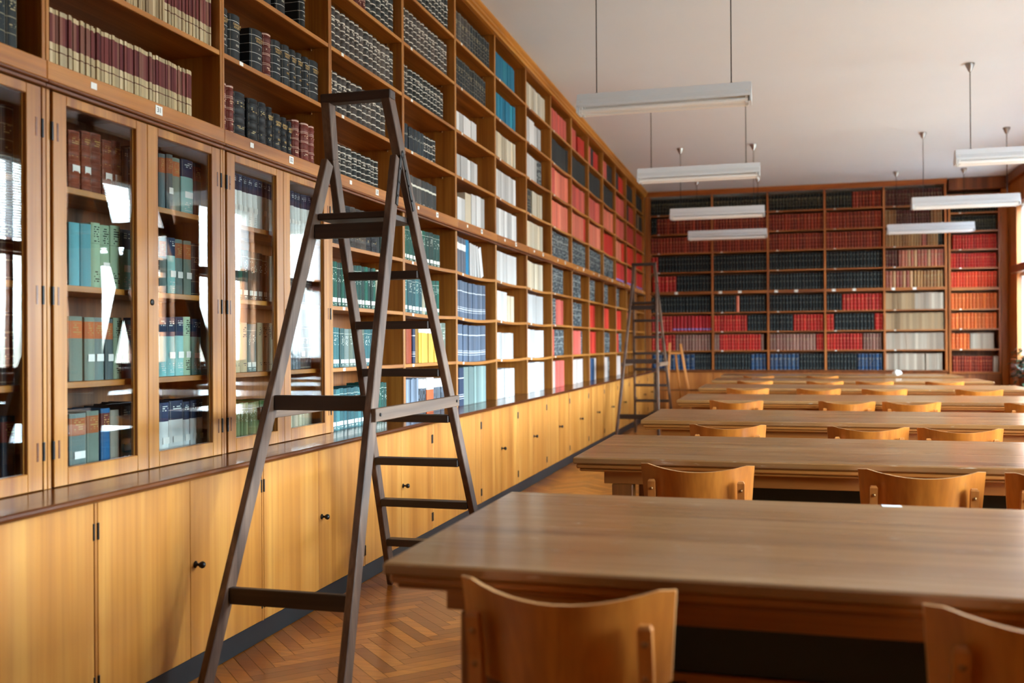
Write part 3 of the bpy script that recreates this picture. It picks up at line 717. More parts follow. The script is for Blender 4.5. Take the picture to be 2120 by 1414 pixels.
# ------------------------------------------------------------------ BOOKS of the long bookcase
LB = {
'A': {'U1':'nb:17:0:.945:.23','U2':'nb:17:0:.9:.22','L1':'dd:17:0:.97:.22','L2':'dd:16:0:.97:.24','L3':'dd:16:0:.97:.23','L4':'dd:10:0:.6:.24;nr:6:.6:.97:.24'},
'B': {'U1':'pr:60:0:.848:.203','U2':'pc:46:0:.66:.215;pr:24:.66:.985:.215'},
'D': {'U1':'gk:3:.12:.329:.182;gk:2:.345:.467:.18;gk:4:.47:.714:.18','U2':'gb:5:.03:.322:.23;gb:4:.328:.606:.232;gb:3:.608:.826:.236','U3':'gb:15:.0:.965:.243','U4':'mr:9:0:.542:.245;gk:6:.548:.97:.25','U5':'gk:15:0:.95:.25',
      'L1':'ob:9:.02:.68:.235;kk:1:.682:.73:.235;gr:2:.732:.79:.235','L2':'gr:7:.02:.3:.245;pl:1:.302:.335:.24;gr:8:.337:.66:.245;pl:1:.662:.7:.24','L3':'tl:3:.02:.16:.22;gn:6:.162:.48:.215;tl:4:.482:.68:.215','L4':'tl:13:.02:.62:.225;gr:5:.622:.82:.235'},
'E': {'U1':'gt:9:.03:.7:.19','U2':'bl:2:.02:.155:.175;bl:4:.18:.45:.172;bd:4:.452:.62:.172;gk:1:.622:.69:.175','U3':'gb:3:.02:.165:.22;gk:10:.185:.87:.215','U4':'gb:2:.02:.12:.25;gb:12:.14:.955:.252','U5':'gk:14:.02:.965:.25',
      'L1':'gr:5:.02:.3:.235;pl:2:.302:.4:.23;gr:5:.402:.775:.235','L2':'tl:6:.02:.4:.245;pl:1:.402:.45:.24;gr:6:.452:.755:.245','L3':'ro:1:.11:.206:.265;nv:1:.212:.259:.25;mu:1:.262:.325:.27;yl:9:.33:.7:.265;gn:2:.702:.885:.275','L4':'bg:8:.02:.31:.24;bh:4:.314:.455:.23;og:3:.458:.6:.235;gx:6:.602:.825:.225'},
'F': {'U1':'wh:3:.02:.29:.19;cr:1:.31:.457:.255;wh:3:.459:.8:.262','U2':'wh:7:.02:.61:.178','U3':'wh:8:.02:.61:.16','U4':'nb:14:.02:.88:.235','U5':'gy:6:.02:.469:.245;nb:8:.472:.975:.245',
      'L1':'tw:5:.02:.3:.275;bb:1:.304:.4:.278','L2':'bw:12:.02:.81:.282','L3':'bw:12:.02:.82:.283','L4':'nv:2:.02:.235:.29;gg:9:.238:.825:.29'},
'G': {'U1':'wh:9:.02:.775:.25','U2':'wh:9:.02:.745:.25','U3':'cr:10:.02:.74:.236','U4':'tq:9:.02:.745:.235','U5':'tq:9:.02:.74:.235','L1':'wh:7:.02:.77:.262','L2':'wh:4:.02:.44:.258;cr:2:.442:.655:.235','L3':'wh:8:.02:.64:.23','L4':'wh:8:.02:.655:.25'},
'H': {'U1':'cr:7:.02:.75:.266','U2':'nb:2:.02:.335:.25;cr:4:.337:.735:.25','U3':'wh:5:.02:.53:.245;dk:2:.532:.735:.245','U4':'wh:2:.02:.43:.26;wh:2:.432:.7:.235','U5':'cr:9:.02:.89:.252','L1':'cr:8:.02:.76:.265','L2':'wh:5:.02:.755:.282','L3':'wh:4:.02:.78:.272','L4':'wh:4:.02:.775:.283'},
'I': {'U1':'dk:12:.01:.985:.285','U2':'rs:11:.01:.985:.29','U3':'rp:3:.01:.32:.3;rs:8:.322:.985:.295','U4':'kk:12:.01:.985:.275','U5':'rp:11:.01:.9:.25','L1':'dk:8:.02:.715:.275','L2':'dk:3:.02:.32:.28;rp:3:.322:.71:.275','L3':'rp:1:.02:.25:.28;dk:6:.252:.73:.28','L4':'pn:2:.02:.3:.285;rp:5:.302:.73:.285'},
'J': {'U1':'dk:12:.01:.985:.285','U2':'rs:7:.01:.86:.295;rb:2:.862:.985:.295','U3':'rp:10:.01:.95:.285','U4':'kk:12:.01:.985:.28','U5':'rp:4:.01:.42:.26;rb:4:.56:.93:.24','L1':'dk:6:.02:.66:.275','L2':'dk:7:.02:.7:.28','L3':'rp:5:.02:.64:.28;dk:1:.642:.75:.28','L4':'pn:7:.02:.78:.28'},
'K': {'U1':'dk:12:.01:.985:.285','U2':'rb:2:.01:.18:.295;rs:8:.182:.985:.295','U3':'rp:10:.01:.985:.285','U4':'kk:12:.01:.985:.28','U5':'rp:3:.01:.34:.26;kk:2:.345:.52:.26;rb:4:.525:.85:.25','L1':'dk:5:.02:.55:.275','L2':'rb:4:.02:.55:.285','L3':'dk:1:.02:.15:.28;rb:4:.152:.6:.28','L4':'bu:4:.02:.5:.28;pn:1:.502:.62:.28'},
'L': {'U1':'dk:12:.01:.985:.285','U2':'rb:11:.01:.985:.29','U3':'rs:10:.01:.985:.285','U4':'kk:6:.01:.5:.28;kk:6:.51:.985:.27','U5':'kk:2:.01:.15:.26;rp:4:.16:.5:.26;kk:5:.52:.95:.26','L1':'dk:5:.02:.55:.275','L2':'rb:5:.02:.6:.285','L3':'dk:6:.02:.65:.28','L4':'pn:5:.02:.5:.28;dk:1:.502:.62:.28'},
'M': {'U1':'rv:12:.01:.985:.285','U2':'rs:8:.01:.7:.29;rb:3:.702:.985:.29','U3':'rp:11:.01:.985:.285','U4':'rp:11:.01:.985:.285','U5':'kk:6:.01:.5:.28;rb:5:.502:.95:.26','L1':'dk:5:.02:.5:.275','L2':'rb:6:.02:.7:.285','L3':'rb:3:.02:.4:.28;dk:3:.402:.7:.28','L4':'pn:5:.02:.55:.28'},
'N': {'U1':'rv:12:.01:.985:.285','U2':'rb:12:.01:.985:.29','U3':'rd:11:.01:.985:.285','U4':'kk:5:.01:.45:.28;rd:6:.46:.985:.28','U5':'kk:10:.01:.9:.27','L2':'rb:4:.02:.4:.28'},
'O': {'U1':'rv:12:.01:.985:.285','U2':'rb:12:.01:.985:.29','U3':'rd:12:.01:.985:.285','U4':'kk:5:.01:.45:.28;fe:1:.46:.54:.28;kk:5:.55:.985:.28','U5':'rd:2:.01:.18:.27;kk:9:.19:.985:.27'},
}
def parse(s):
    o = []
    for q in s.split(';'):
        a = q.split(':'); o.append((a[0], int(a[1]), float(a[2]), float(a[3]), float(a[4])))
    return o
for b, rows in LB.items():
    for r, s in rows.items():
        gl = b in 'ABC' and r[0] == 'L'
        fill_left(b, r, parse(s), xs=(-2.372 if gl else -2.33), parts=gl and b != 'A')
# bay C: the big black and maroon volumes with lettered spines, one by one (style, f0, f1, height, lines)
CV = {'U1': [('mr',.0,.086,.225),('mr',.089,.139,.226),('bx',.142,.242,.212),('bx',.268,.35,.212),('bx',.353,.423,.214),('bx',.426,.478,.208),('bx',.494,.559,.192),('bx',.562,.619,.19),('bx',.622,.668,.182),('mr',.69,.749,.208),('mr',.782,.853,.212),('mr',.856,.912,.212)],
      'U2': [('bk',.0,.105,.215),('bk',.115,.201,.214),('bk',.294,.401,.205),('mr',.404,.471,.218),('bk',.482,.571,.21),('bk',.582,.653,.215),('bk',.656,.716,.212),('bk',.719,.782,.215),('bk',.797,.853,.216),('bk',.867,.971,.221)],
      'U3': [('bk',.02,.1,.22),('bk',.12,.21,.22),('bk',.4,.48,.215),('bk',.53,.617,.22),('bk',.764,.821,.22)]}
VOL = ['2','1','7','6','5-6','4','2','3','8','1','3','6']; YR = ['1927','1932','1937','1931','1930','1928','1933','1934','1936','1929','1935','1926']
for r, bks in CV.items():
    y0 = bay_y('C')+.0185; W = PITCH-.037
    for k, (st, f0, f1, h) in enumerate(bks):
        lab = f"{STY[st][5]}, {ordn(k+1)} from left, {SHELFN[r]}, long bookcase's third bay"
        th = (f1-f0)*W-.0009; d = STY[st][4]
        root, ho = put_book(st, (-2.33, y0+f0*W+.0004, ROWZ[r]+.0006), th, h, 0, 0, lab, f"books on the {SHELFN[r]} of the long bookcase's third bay", True)
        if st in ('bk', 'bx') and not (r == 'U1' and k < 5):
            mat = M_LETW if st == 'bk' else M_LETG
            sc = min(1, th/.078)
            for tx, fz, sz in (('CHEMICAL\nSOCIETY', .76, .0135), (VOL[k], .56, .015), (YR[k], .36, .0135)):
                o = bpy.data.objects.new('spine_lettering', text_mesh(tx, mat, sz)); COL.objects.link(o); o.parent = root
                o.matrix_local = Matrix(((0,0,sc,.0012),(sc,0,0,th/2),(0,1,0,h*fz),(0,0,0,1)))
# leaning white journals on the shelf beside the bright blue volume
y = bay_y('F')+.0185+.402*(PITCH-.037)+.001; h = .262
th_prev = None; xs = -2.33; z = ROWZ['L1']+.0008
base = None
for k, (ang, t, hh) in enumerate(((1.5,.05,.262),(3.5,.045,.258),(6,.06,.254),(11,.055,.25),(17,.075,.244))):
    a = math.radians(ang)
    if base is None: b0 = y+hh*math.sin(a)+.001
    else:
        pa, pt = th_prev
        b0 = base+pt/math.cos(pa)+max(0, hh*(math.sin(a)-math.cos(a)*math.tan(pa)))+.0015
    lab = f"white paper journal leaning left, {ordn(k+1)} of those beside the bright blue volume"
    fa = (b0-bay_y('F')-.0185)/(PITCH-.037); dz = max(sag('F', 'L1', fa), sag('F', 'L1', fa+.02))
    put_book('wh', (xs, b0, z+dz+.0006), t, hh, 0, a, lab, 'leaning white journals beside the bright blue volume')
    base, th_prev = b0, (a, t)
# books behind the glass doors
GB = {'B': {'L1':[('lt',1,.19,.248,.21),('lt',1,.25,.297,.215),('lt',1,.3,.361,.22),('lt',1,.363,.418,.212),('lt',1,.42,.472,.215),('ln',1,.475,.511,.2),('dd',3,.515,.66,.215),('so',1,.70,.74,.225),('so',1,.743,.785,.225),('so',1,.787,.843,.222),('ag',1,.845,.93,.23),('nr',1,.933,.985,.225)],
            'L2':[('tb',2,.19,.30,.225),('pg',3,.302,.461,.235),('ag',1,.463,.528,.23),('ag',1,.53,.60,.228),('dd',2,.62,.70,.22),('so',1,.702,.745,.225),('ag',1,.748,.80,.23),('so',1,.803,.855,.23),('so',1,.858,.912,.228),('dd',1,.915,.97,.22)],
            'L3':[('so',1,.19,.258,.225),('so',2,.26,.37,.225),('so',1,.372,.416,.225),('pg',1,.418,.463,.23),('nr',2,.466,.59,.22),('ag',2,.69,.80,.235),('ag',1,.803,.86,.24),('pg',1,.862,.91,.243),('ag',2,.912,.985,.235)],
            'L4':[('so',1,.19,.275,.23),('so',1,.278,.343,.232),('br',1,.347,.397,.238),('gw',1,.4,.45,.23),('to',1,.454,.511,.24),('to',2,.514,.60,.245),('wn',1,.69,.752,.235),('wn',1,.755,.85,.24),('wn',1,.853,.9,.235),('wn',2,.903,.985,.235)]},
      'C': {'L1':[('wn',10,.19,.63,.235),('wn',9,.66,.985,.235)],'L2':[('gr',3,.19,.33,.23),('bn',4,.333,.5,.225),('pl',3,.503,.63,.225),('dd',8,.66,.97,.225)],
            'L3':[('tn',2,.19,.31,.225),('gn',2,.313,.4,.22),('tn',3,.403,.55,.23),('wn',2,.553,.64,.22),('gx',6,.66,.82,.22),('dd',3,.823,.95,.22)],'L4':[('ol',7,.19,.42,.2),('gv',1,.423,.47,.205),('gn',4,.473,.64,.2),('pl',7,.66,.97,.19)]}}
for b, rows in GB.items():
    for r, segs in rows.items(): 
        made = fill_left(b, r, segs, parts=True, xs=-2.375)
        for root, st, t, hj in made:
            if STY[st][2] in ('navytop','orangelabel','leather','blacktext','gilt') and t > .02 and random.random() < .6:
                MB().box(.0004, .0012, t*.18, t*.82, hj*.3, hj*.3+min(.026, t*.6)).build('call_label', M_PAPER, root)

# ------------------------------------------------------------------ FAR WALL bookcases
FY = 17.35
FX = [-2.22, -1.123, -.181, .76, 1.706, 2.66]
def far_unit(k, x0, x1, name_lab, ztop=3.8598, z0=.7902, narrow=False):
    t = thing('bookcase', name_lab, 'bookcase', (0,0,0), 'units of the far wall bookcase')
    yb = FY+.3; u = .017
    xs = [(x0-u, x0+u)] + ([(x1-u, x1+u)] if (k == 4 or narrow) else [])
    if narrow: xs = [(x0+.0005, x0+.034), (x1-.034, x1)]
    for a, c in xs: MB().box(a, c, FY, yb-.012, z0, ztop, .002).build('upright', M_FARZ, t)
    xa, xb_ = (x0+.0345, x1-.0345) if narrow else (x0+u+.0005, x1-u-.0005)
    if k == 0: xa = -2.2
    MB().box(x0-u+.0005 if not narrow else x0, x1-u-.0005 if not narrow else x1, yb-.0115, yb, z0, ztop).build('back_panel', M_BACK, t)
    zs = [2.495, 2.835, 3.172, 3.512, 1.78, 1.443, 1.11]
    if narrow: zs = [2.45, 2.755, 3.06, 3.36, 1.775, 1.45, 1.115]
    for zb in zs:
        s = MB().box(xa, xb_, FY+.002, yb-.012, zb, zb+.0218, .0015).build('shelf', M_OAKX, t)
        MB().box(xa+.13, xa+.16, FY+.0004, FY+.0018, zb+.003, zb+.02).build('shelf_tag', M_PAPER, s)
    zr = 2.12 if not narrow else 2.10
    if not narrow:
        for fx in (.12, .45): MB().box(xa+fx-.028, xa+fx+.028, FY-.0138, FY-.0122, zr+.004, zr+.046).build('number_plate', M_PAPER, t)
    MB().box(xa, xb_, FY-.012, yb-.012, zr, zr+.05, .003).build('rail', M_OAKX, t)
    if narrow:
        MB().box(xa, xb_, FY, yb-.012, ztop-.03, ztop, .002).build('top_board', M_OAKX, t)
        MB().box(xa, xb_, FY, yb-.012, z0+.0, z0+.03, .002).build('bottom_board', M_OAKX, t)
        MB().box(x0, x1, FY+.02, yb-.012, .0, z0-.001, .002).build('plinth', M_WINW, t)
    return t, xa, xb_
FDESC = ['far wall bookcase unit behind the small easel','far wall bookcase unit with a pink volume among black ones','middle far wall bookcase unit with half its bottom row blue','far wall bookcase unit with scarlet and black rows beside the beige one','far wall bookcase unit of tan and beige journals']
FROW = [
 {'U5':'fd:22:0:1','U4':'fk:2:0:.1;fr:17:.1:1','U3':'fr:20:0:1','U2':'fb:2:0:.12;fk:17:.12:1','U1':'fb:6:.02:.42;fk:11:.42:1','L1':'fk:19:0:.97','L2':'fb:6:0:.35;fv:11:.35:1','L3':'fb:7:0:.4;fp:11:.4:.97','L4':'fu:9:.0:.72;fk:6:.72:.98'},
 {'U5':'fd:17:0:1','U4':'fr:18:0:1','U3':'fr:18:0:1','U2':'fk:17:0:1','U1':'fk:17:0:1','L1':'fk:7:0:.42;rs:1:.43:.48;fk:8:.49:.96','L2':'fb:11:0:.62;fk:6:.63:.99','L3':'fp:2:0:.1;fb:14:.1:.88;fp:1:.88:.93','L4':'fk:12:0:.68;fu:4:.69:.97'},
 {'U5':'fd:17:0:1','U4':'fr:17:0:1','U3':'fr:18:0:1','U2':'fk:17:0:1','U1':'fk:17:0:1','L1':'fk:17:0:1','L2':'fk:7:0:.43;fb:9:.44:.98','L3':'fp:14:0:.84;fb:3:.85:.99','L4':'fu:7:0:.54;fk:8:.55:1'},
 {'U5':'fd:8:0:.46;fr:9:.47:.98','U4':'fr:16:0:.98','U3':'fr:18:0:.98','U2':'fk:17:0:1','U1':'fk:17:0:1','L1':'fk:5:0:.27;fb:11:.28:.99','L2':'fb:2:0:.13;fk:11:.14:.84;fb:2:.85:1','L3':'fb:11:0:.63;fp:6:.64:.97','L4':'fk:9:0:.53;fu:7:.54:.98'},
 {'U5':'fm:18:0:.98','U4':'ft:4:0:.2;fm:11:.2:.76;ft:4:.77:.97','U3':'ft:13:0:.62;fs:2:.63:.7;ft:4:.71:.9;fd:2:.9:.97','U2':'fm:4:0:.2;fs:14:.22:.99','U1':'fs:8:0:.47;ft:9:.48:.98','L1':'fe:9:0:.5;fw:10:.5:.98','L2':'fe:19:0:.98','L3':'fw:20:0:1','L4':'fw:14:0:.66;fw:6:.68:.95'},
]
NROW = {'U5':'fd:16:0:.97','U4':'fd:16:0:.97','U3':'fb:15:.05:.98','U2':'fb:16:0:.97','U1':'fo:15:0:.98','L1':'fn:13:0:.98','L2':'fn:12:0:.97','L3':'fn:5:0:.4;fw:9:.41:.9','L4':'fr:15:.03:.88;fw:2:.89:.99'}
NZ = {'U1':2.15,'U2':2.472,'U3':2.777,'U4':3.082,'U5':3.382,'L1':1.797,'L2':1.472,'L3':1.137,'L4':.76}
def fill_far(xa, xb_, row, segs, z, bayn, hscale=1.0):
    W = xb_-xa-.001; idx = 0
    for st, n, f0, f1 in segs:
        ws = [random.uniform(.9, 1.1) for _ in range(n)]; k = (f1-f0)*W/sum(ws); x = xa+.0005+f0*W
        h0 = .28 if st in ('fk','fd') else .275
        for w in ws:
            idx += 1; t = w*k
            lab = f"{STY[st][5]}, {ordn(idx)} from left, {SHELFN[row]}, {bayn}"
            hh = h0*hscale*random.uniform(.985, 1.015)
            # spine towards -y: turned by -90 degrees, thickness then runs along +x
            put_book(st, (x+.0004, FY+.03+random.uniform(-.003, .003), z+.0006), t-.002, hh, -PI/2, 0, lab, f"books on the {SHELFN[row]} of {bayn}")
            x += t
def parse4(s):
    o = []
    for q in s.split(';'):
        a = q.split(':'); o.append((a[0], int(a[1]), float(a[2]), float(a[3])))
    return o
for k in range(5):
    t, xa, xb_ = far_unit(k, FX[k], FX[k+1], FDESC[k])
    for r, s in FROW[k].items(): fill_far(xa, xb_, r, parse4(s), ROWZ[r] if r != 'U1' else 2.17, f"far wall's {ordn(k+1)} bay")
t, xa, xb_ = far_unit(5, 2.70, 3.485, 'narrower freestanding bookcase of red and orange volumes beside the window', 3.68, .73, True)
t['group'] = 'bookcases on the far wall'
for r, s in NROW.items(): fill_far(xa, xb_, r, parse4(s), NZ[r], 'narrow bookcase by the window', .86 if r in ('U3','U4','U2','U5') else .93)
structure(MB().box(-2.3, -2.24, FY+.001, FY+.05, .79, 3.861, .002).build('trim_6', M_FARZ))
tag(MB().box(-2.11, 2.68, 17.30, 17.66, .752, .7898, .004).build('worktop', M_RAILD), 'dark ledge running under the far wall bookcases', 'worktop')
for k in range(5):
    x0, x1 = max(FX[k], -2.10), FX[k+1]
    t = thing('base_cupboard', f"plain wooden base cupboard under the far wall's {ordn(k+1)} bookcase unit", 'cabinet', (0,0,0), 'base cupboards along the far wall')
    MB().box(x0+.001, x1-.001, 17.341, 17.66, .001, .751, .001).build('carcass', M_FARDOOR, t)
    mid = (x0+x1)/2
    for a, c in ((x0+.006, mid-.001), (mid+.001, x1-.006)): MB().box(a, c, 17.325, 17.3405, .08, .748, .0015).build('door', M_FARDOOR, t)

# ------------------------------------------------------------------ STEP LADDER
def make_ladder():
    t = thing('step_ladder', 'tall dark wooden double step ladder standing by the glass-fronted bookcase', 'ladder', (-1.70, 3.9, 0), 'wooden library step ladders')
    ox, oy = -1.70, 3.9
    cx = 0.0
    wf, wh = .268, .155                 # half width at the floor, at the hinge (inner-outer centre lines)
    zh, yh = 2.065, 3.817-oy
    yfr, yrr = 3.005-oy, 4.75-oy        # front feet, rear feet
    def half(z): return wf+(wh-wf)*z/zh
    yf = lambda z: yfr+(yh-yfr)*z/zh
    yr = lambda z: yrr+(yh-yrr)*z/zh
    for s in (-1, 1):
        # front rail ends at the hinge
        MB().bar((cx+s*half(.012), yf(.012), .012), (cx+s*half(zh-.03), yf(zh-.03)-.012, zh-.03), .03, .062, (1,0,0), .003).build('front_rail', M_LADD, t)
        # rear stile runs on above the hinge as the hand post
        m = MB(); m.bar((cx+s*half(.012), yr(.012), .012), (cx+s*half(zh), yr(zh)+.02, zh), .03, .058, (1,0,0), .003)
        rs = m.build('rear_stile', M_LADD, t)
        MB().bar((cx+s*(wh+.001), yh+.018, zh-.012), (cx+s*(wh-.019), yh-.06, 2.285), .04, .058, (1,0,0), .003).build('hand_post', M_LADD, t)
        # iron hinge straps
        h = MB(); xo = s*.0175
        h.bar((cx+s*half(zh)+xo, yh-.004, zh-.02), (cx+s*half(1.83)+xo, yf(1.83)+.006, 1.83), .003, .022, (1,0,0), 0)
        h.bar((cx+s*half(zh)+xo, yh+.022, zh-.02), (cx+s*half(1.83)+xo, yr(1.83)+.002, 1.83), .003, .022, (1,0,0), 0)
        h.lathe([(.018,-.003),(.018,.003),(.008,.006)], (cx+s*half(zh)+xo, yh+.008, zh-.01), 12, 'x')
        for z in (1.87, 1.93, 1.99):
            h.lathe([(.006,-.002),(.005,.004)], (cx+s*half(z)+xo, yf(z)+.006, z), 8, 'x'); h.lathe([(.006,-.002),(.005,.004)], (cx+s*half(z)+xo, yr(z)+.002, z), 8, 'x')
        h.build('hinge', M_IRON, t)
        # side brace between front and rear
        z = 1.0
        b = MB().bar((cx+s*(half(z)+.026), yf(z)-.04, z-.01), (cx+s*(half(z)+.026), yr(z)+.04, z-.01), .018, .05, (1,0,0), .002).build('side_brace', M_LADY, t)
        for yy in (yf(z), yr(z)):
            MB().lathe([(.007,0),(.006,.004)], (cx+s*(half(z)+.0352), yy, z-.01), 8, 'x').build('bolt', M_IRON, b)
    def rung(z, yy, h, d, nm, ext=0):
        w = half(z)-.0155+ext
        MB().box(cx-w, cx+w, yy-d/2, yy+d/2, z-h, z, .003).build(nm, M_LADX, t)
    rung(.375, yf(.345), .06, .026, 'crossbar'); rung(1.06, yf(1.03), .058, .03, 'crossbar'); rung(1.755, yf(1.72), .06, .03, 'crossbar')
    for k in range(7): rung(.264+.2195*k, yr(.25+.2195*k), .036, .062, 'rung')
    MB().box(cx-half(1.8)+.016, cx+half(1.8)-.016, yf(1.8)-.02, yr(1.8)+.05, 1.775, 1.803, .004).build('platform', M_LADX, t)
    MB().box(cx-wh-.004, cx+wh+.004, yh-.087, yh-.029, 2.272, 2.312, .004).build('top_rail', M_LADX, t)
    return t
lad = make_ladder()
far_lad = copy_tree(lad); far_lad.location = (-1.70, 3.9+8.95, 0)
far_lad['label'] = 'dark wooden double step ladder far down the room, near the corner'

# ------------------------------------------------------------------ TABLES
TX0, TX1 = -.86, 2.52
def make_table():
    t = thing('reading_table', '', 'table', (0,0,0), 'long reading tables')
    Lh = TX1-TX0; D = 1.08
    m = MB(); n = 2
    m.box(0, Lh, 0, D, .737, .765, .005)
    m.build('tabletop', M_TABLE, t)
    e = MB(); e.box(.012, Lh-.012, .012, D-.012, .716, .7365, .005); e.build('edge_molding', M_TABLEE, t)
    u = MB(); u.box(.024, Lh-.024, .024, D-.024, .703, .7155, .004); u.build('under_board', M_TABLEE, t)
    a = MB(); x0, x1, y0, y1 = .12, Lh-.12, .10, D-.10
    for yy in (y0, y1): MB().box(x0, x1, yy-.011, yy+.011, .645, .7025, .002).build('apron', M_TABLEE, t)
    for xx in (.20, Lh-.20):
        for yy in (.13, D-.13): MB().box(xx-.045, xx+.045, yy-.045 if yy < .5 else yy-.045, yy+.045, .0, .6445, .004).build('leg', M_TLEG, t)
        MB().box(xx-.02, xx+.02, .176, D-.176, .4, .44, .003).build('end_stretcher', M_TLEG, t)
    MB().box(.1555+.0, Lh-.156, D/2-.02, D/2+.02, .36, .40-.001, .003).build('stretcher', M_TABLEE, t)
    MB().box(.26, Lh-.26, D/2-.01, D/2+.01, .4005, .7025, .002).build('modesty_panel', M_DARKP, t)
    return t
TY = [2.02, 4.10, 6.22, 8.48, 10.80, 12.95, 14.95]
TLAB = ['long wooden reading table closest to the camera','second long wooden reading table from the camera','third long wooden reading table from the camera','fourth long wooden reading table from the camera','fifth long wooden reading table from the camera','sixth long reading table from the camera, sunlit pale top','long reading table farthest from the camera, before the far bookcase']
tb = make_table()
for i, yy in enumerate(TY):
    o = tb if i == 0 else copy_tree(tb)
    o.location = (TX0, yy, 0); o['label'] = TLAB[i]
TLEN = [None]

# ------------------------------------------------------------------ CHAIRS (back towards the camera, seat under the table)
def make_chair():
    t = thing('plywood_chair', '', 'chair', (0,0,0), 'plywood chairs at the reading tables')
    # local: x across, +y towards the table, backrest near y = 0
    W, H0, H1, th = .224, .570, .780, .011
    n = 14; bulge = .105
    def yc(u): return -bulge*(1-u*u)*(1.0)
    vs = []; fs = []
    rows = 7
    def outline(u, v):
        # v 0 bottom .. 1 top ; rounded corners, dipped top edge, widening upwards
        top = H1-.03*(1-u*u); bot = H0+.0*(1-u*u)
        w = W*(.93+.07*v)
        return w*u, bot+(top-bot)*v
    grid = []
    for side in (0, 1):
        g = []
        for j in range(rows+1):
            for i in range(n+1):
                u = -1+2*i/n; v = j/rows
                vv = v
                c = max(0, abs(u)-.9)/.1
                if v > .9: vv = .9+(v-.9)*(1-.55*c*c)
                if v < .1: vv = .1-(.1-v)*(1-.5*c*c)
                x, z = outline(u, vv)
                y = yc(u)+(.0 if side == 0 else th)+(-.028)*(v-.5)
                g.append((x, y, z))
        grid.append(g)
    m = MB(); k = n+1
    idx = lambda j, i: j*k+i
    f0 = [(idx(j,i), idx(j,i+1), idx(j+1,i+1), idx(j+1,i)) for j in range(rows) for i in range(n)]
    m.add(grid[0], f0, 0, True); m.add(grid[1], f0, 0, True)
    rim = [idx(0,i) for i in range(n+1)]+[idx(j,n) for j in range(1,rows+1)]+[idx(rows,i) for i in range(n-1,-1,-1)]+[idx(j,0) for j in range(rows-1,0,-1)]
    R = len(rim)
    m.add([grid[0][q] for q in rim]+[grid[1][q] for q in rim], [(a, (a+1) % R, R+(a+1) % R, R+a) for a in range(R)], 1)
    bo = m.build('backrest', [M_CHAIR, M_CHEDGE], t)
    # seat: curved ply
    s = MB(); vs = []
    for sd in (0, -.014):
        for j in range(9):
            for i in range(9):
                u = -1+2*i/8; v = j/8
                w = .2*(.92+.08*v)
                vs.append((w*u*(1 if 0 < v < 1 else .95), .03+.38*v, .45+sd+.012*u*u-.012*math.sin(v*PI)+(-.014 if v == 1 else 0)))
    ff = [(j*9+i, j*9+i+1, (j+1)*9+i+1, (j+1)*9+i) for j in range(8) for i in range(8)]
    ff += [tuple(81+q for q in f) for f in ff[:64]]
    rm = [i for i in range(9)]+[j*9+8 for j in range(1,9)]+[72+i for i in range(7,-1,-1)]+[j*9 for j in range(7,0,-1)]
    ff += [(rm[a], rm[(a+1) % 32], 81+rm[(a+1) % 32], 81+rm[a]) for a in range(32)]
    s.add(vs, ff, 0, True); s.build('seat', M_CHAIR, t)
    for sx in (-1, 1):
        u = .77; x = sx*W*u
        yb = yc(u)-.016
        # post: bent bar behind the backrest, down to the floor as the rear leg
        p = MB(); w, d = .028, .024
        pts = [(x, yb-.024, .708), (x, yb-.006, .62), (x, yb+.0, .50), (x, yb+.006, .40), (x*1.02, yb-.03, .2), (x*1.04, yb-.075, .0)]
        vs = []; fs = []
        for (px, py, pz) in pts: vs += [(px-w/2, py-d/2, pz), (px+w/2, py-d/2, pz), (px+w/2, py+d/2, pz), (px-w/2, py+d/2, pz)]
        for a in range(len(pts)-1):
            for q in range(4): fs.append((a*4+q, a*4+(q+1) % 4, a*4+4+(q+1) % 4, a*4+4+q))
        fs += [(0,1,2,3), tuple(len(vs)-4+q for q in (3,2,1,0))]
        # rounded top end
        vs += [(x-w*.35, yb-.024-d*.3, .7155), (x+w*.35, yb-.024-d*.3, .7155), (x+w*.35, yb-.024+d*.4, .7155), (x-w*.35, yb-.024+d*.4, .7155)]
        q0 = len(vs)-4; fs.pop(-2); fs += [(q0, q0+1, q0+2, q0+3)]+[(q, (q+1) % 4, q0+(q+1) % 4, q0+q) for q in range(4)]
        p.add(vs, fs); po = p.build('leg', M_CHPOST, t)
        for zz in (.68, .61):
            yy = yb-.024+(.708-zz)/.088*.018-d/2
            MB().lathe([(.0065,-.002),(.0065,.0015),(.003,.003)], (0,0,0), 10, 'z').build('screw', M_BRASS, po).matrix_local = Matrix(((1,0,0,x),(0,0,-1,yy),(0,1,0,zz),(0,0,0,1)))
        MB().bar((sx*.165, .37, .436), (sx*.185, .41, 0), .03, .03, (1,0,0), .003).build('leg', M_CHPOST, t)
        MB().bar((sx*.172, yb+.02, .425), (sx*.165, .36, .425), .02, .035, (1,0,0), .002).build('side_rail', M_CHPOST, t)
    MB().box(-.15, .15, .362, .384, .405, .434, .002).build('front_rail', M_CHPOST, t)
    return t
ch = make_chair()
CH = [ # x centre, backrest y, table
 (-.42,1.935,0),(.475,1.94,0),
 (-.32,3.94,1),(.51,3.94,1),(1.02,3.94,1),
 (-.30,5.91,2),(.485,5.91,2),(.97,5.91,2),
 (-.355,8.43,3),(.53,8.43,3),(1.025,8.43,3),(1.93,8.43,3),
 (-.33,10.73,4),(.395,10.73,4),(1.045,10.73,4),(1.945,10.73,4),
 (-.305,12.83,5),(.55,12.83,5),(1.135,12.83,5),(1.94,12.83,5),
 (-.30,14.83,6),(.6,14.83,6)]
TN = ['the table closest to the camera','the second table','the third table','the fourth table','the fifth table','the sixth table','the farthest table']
cnt = {}
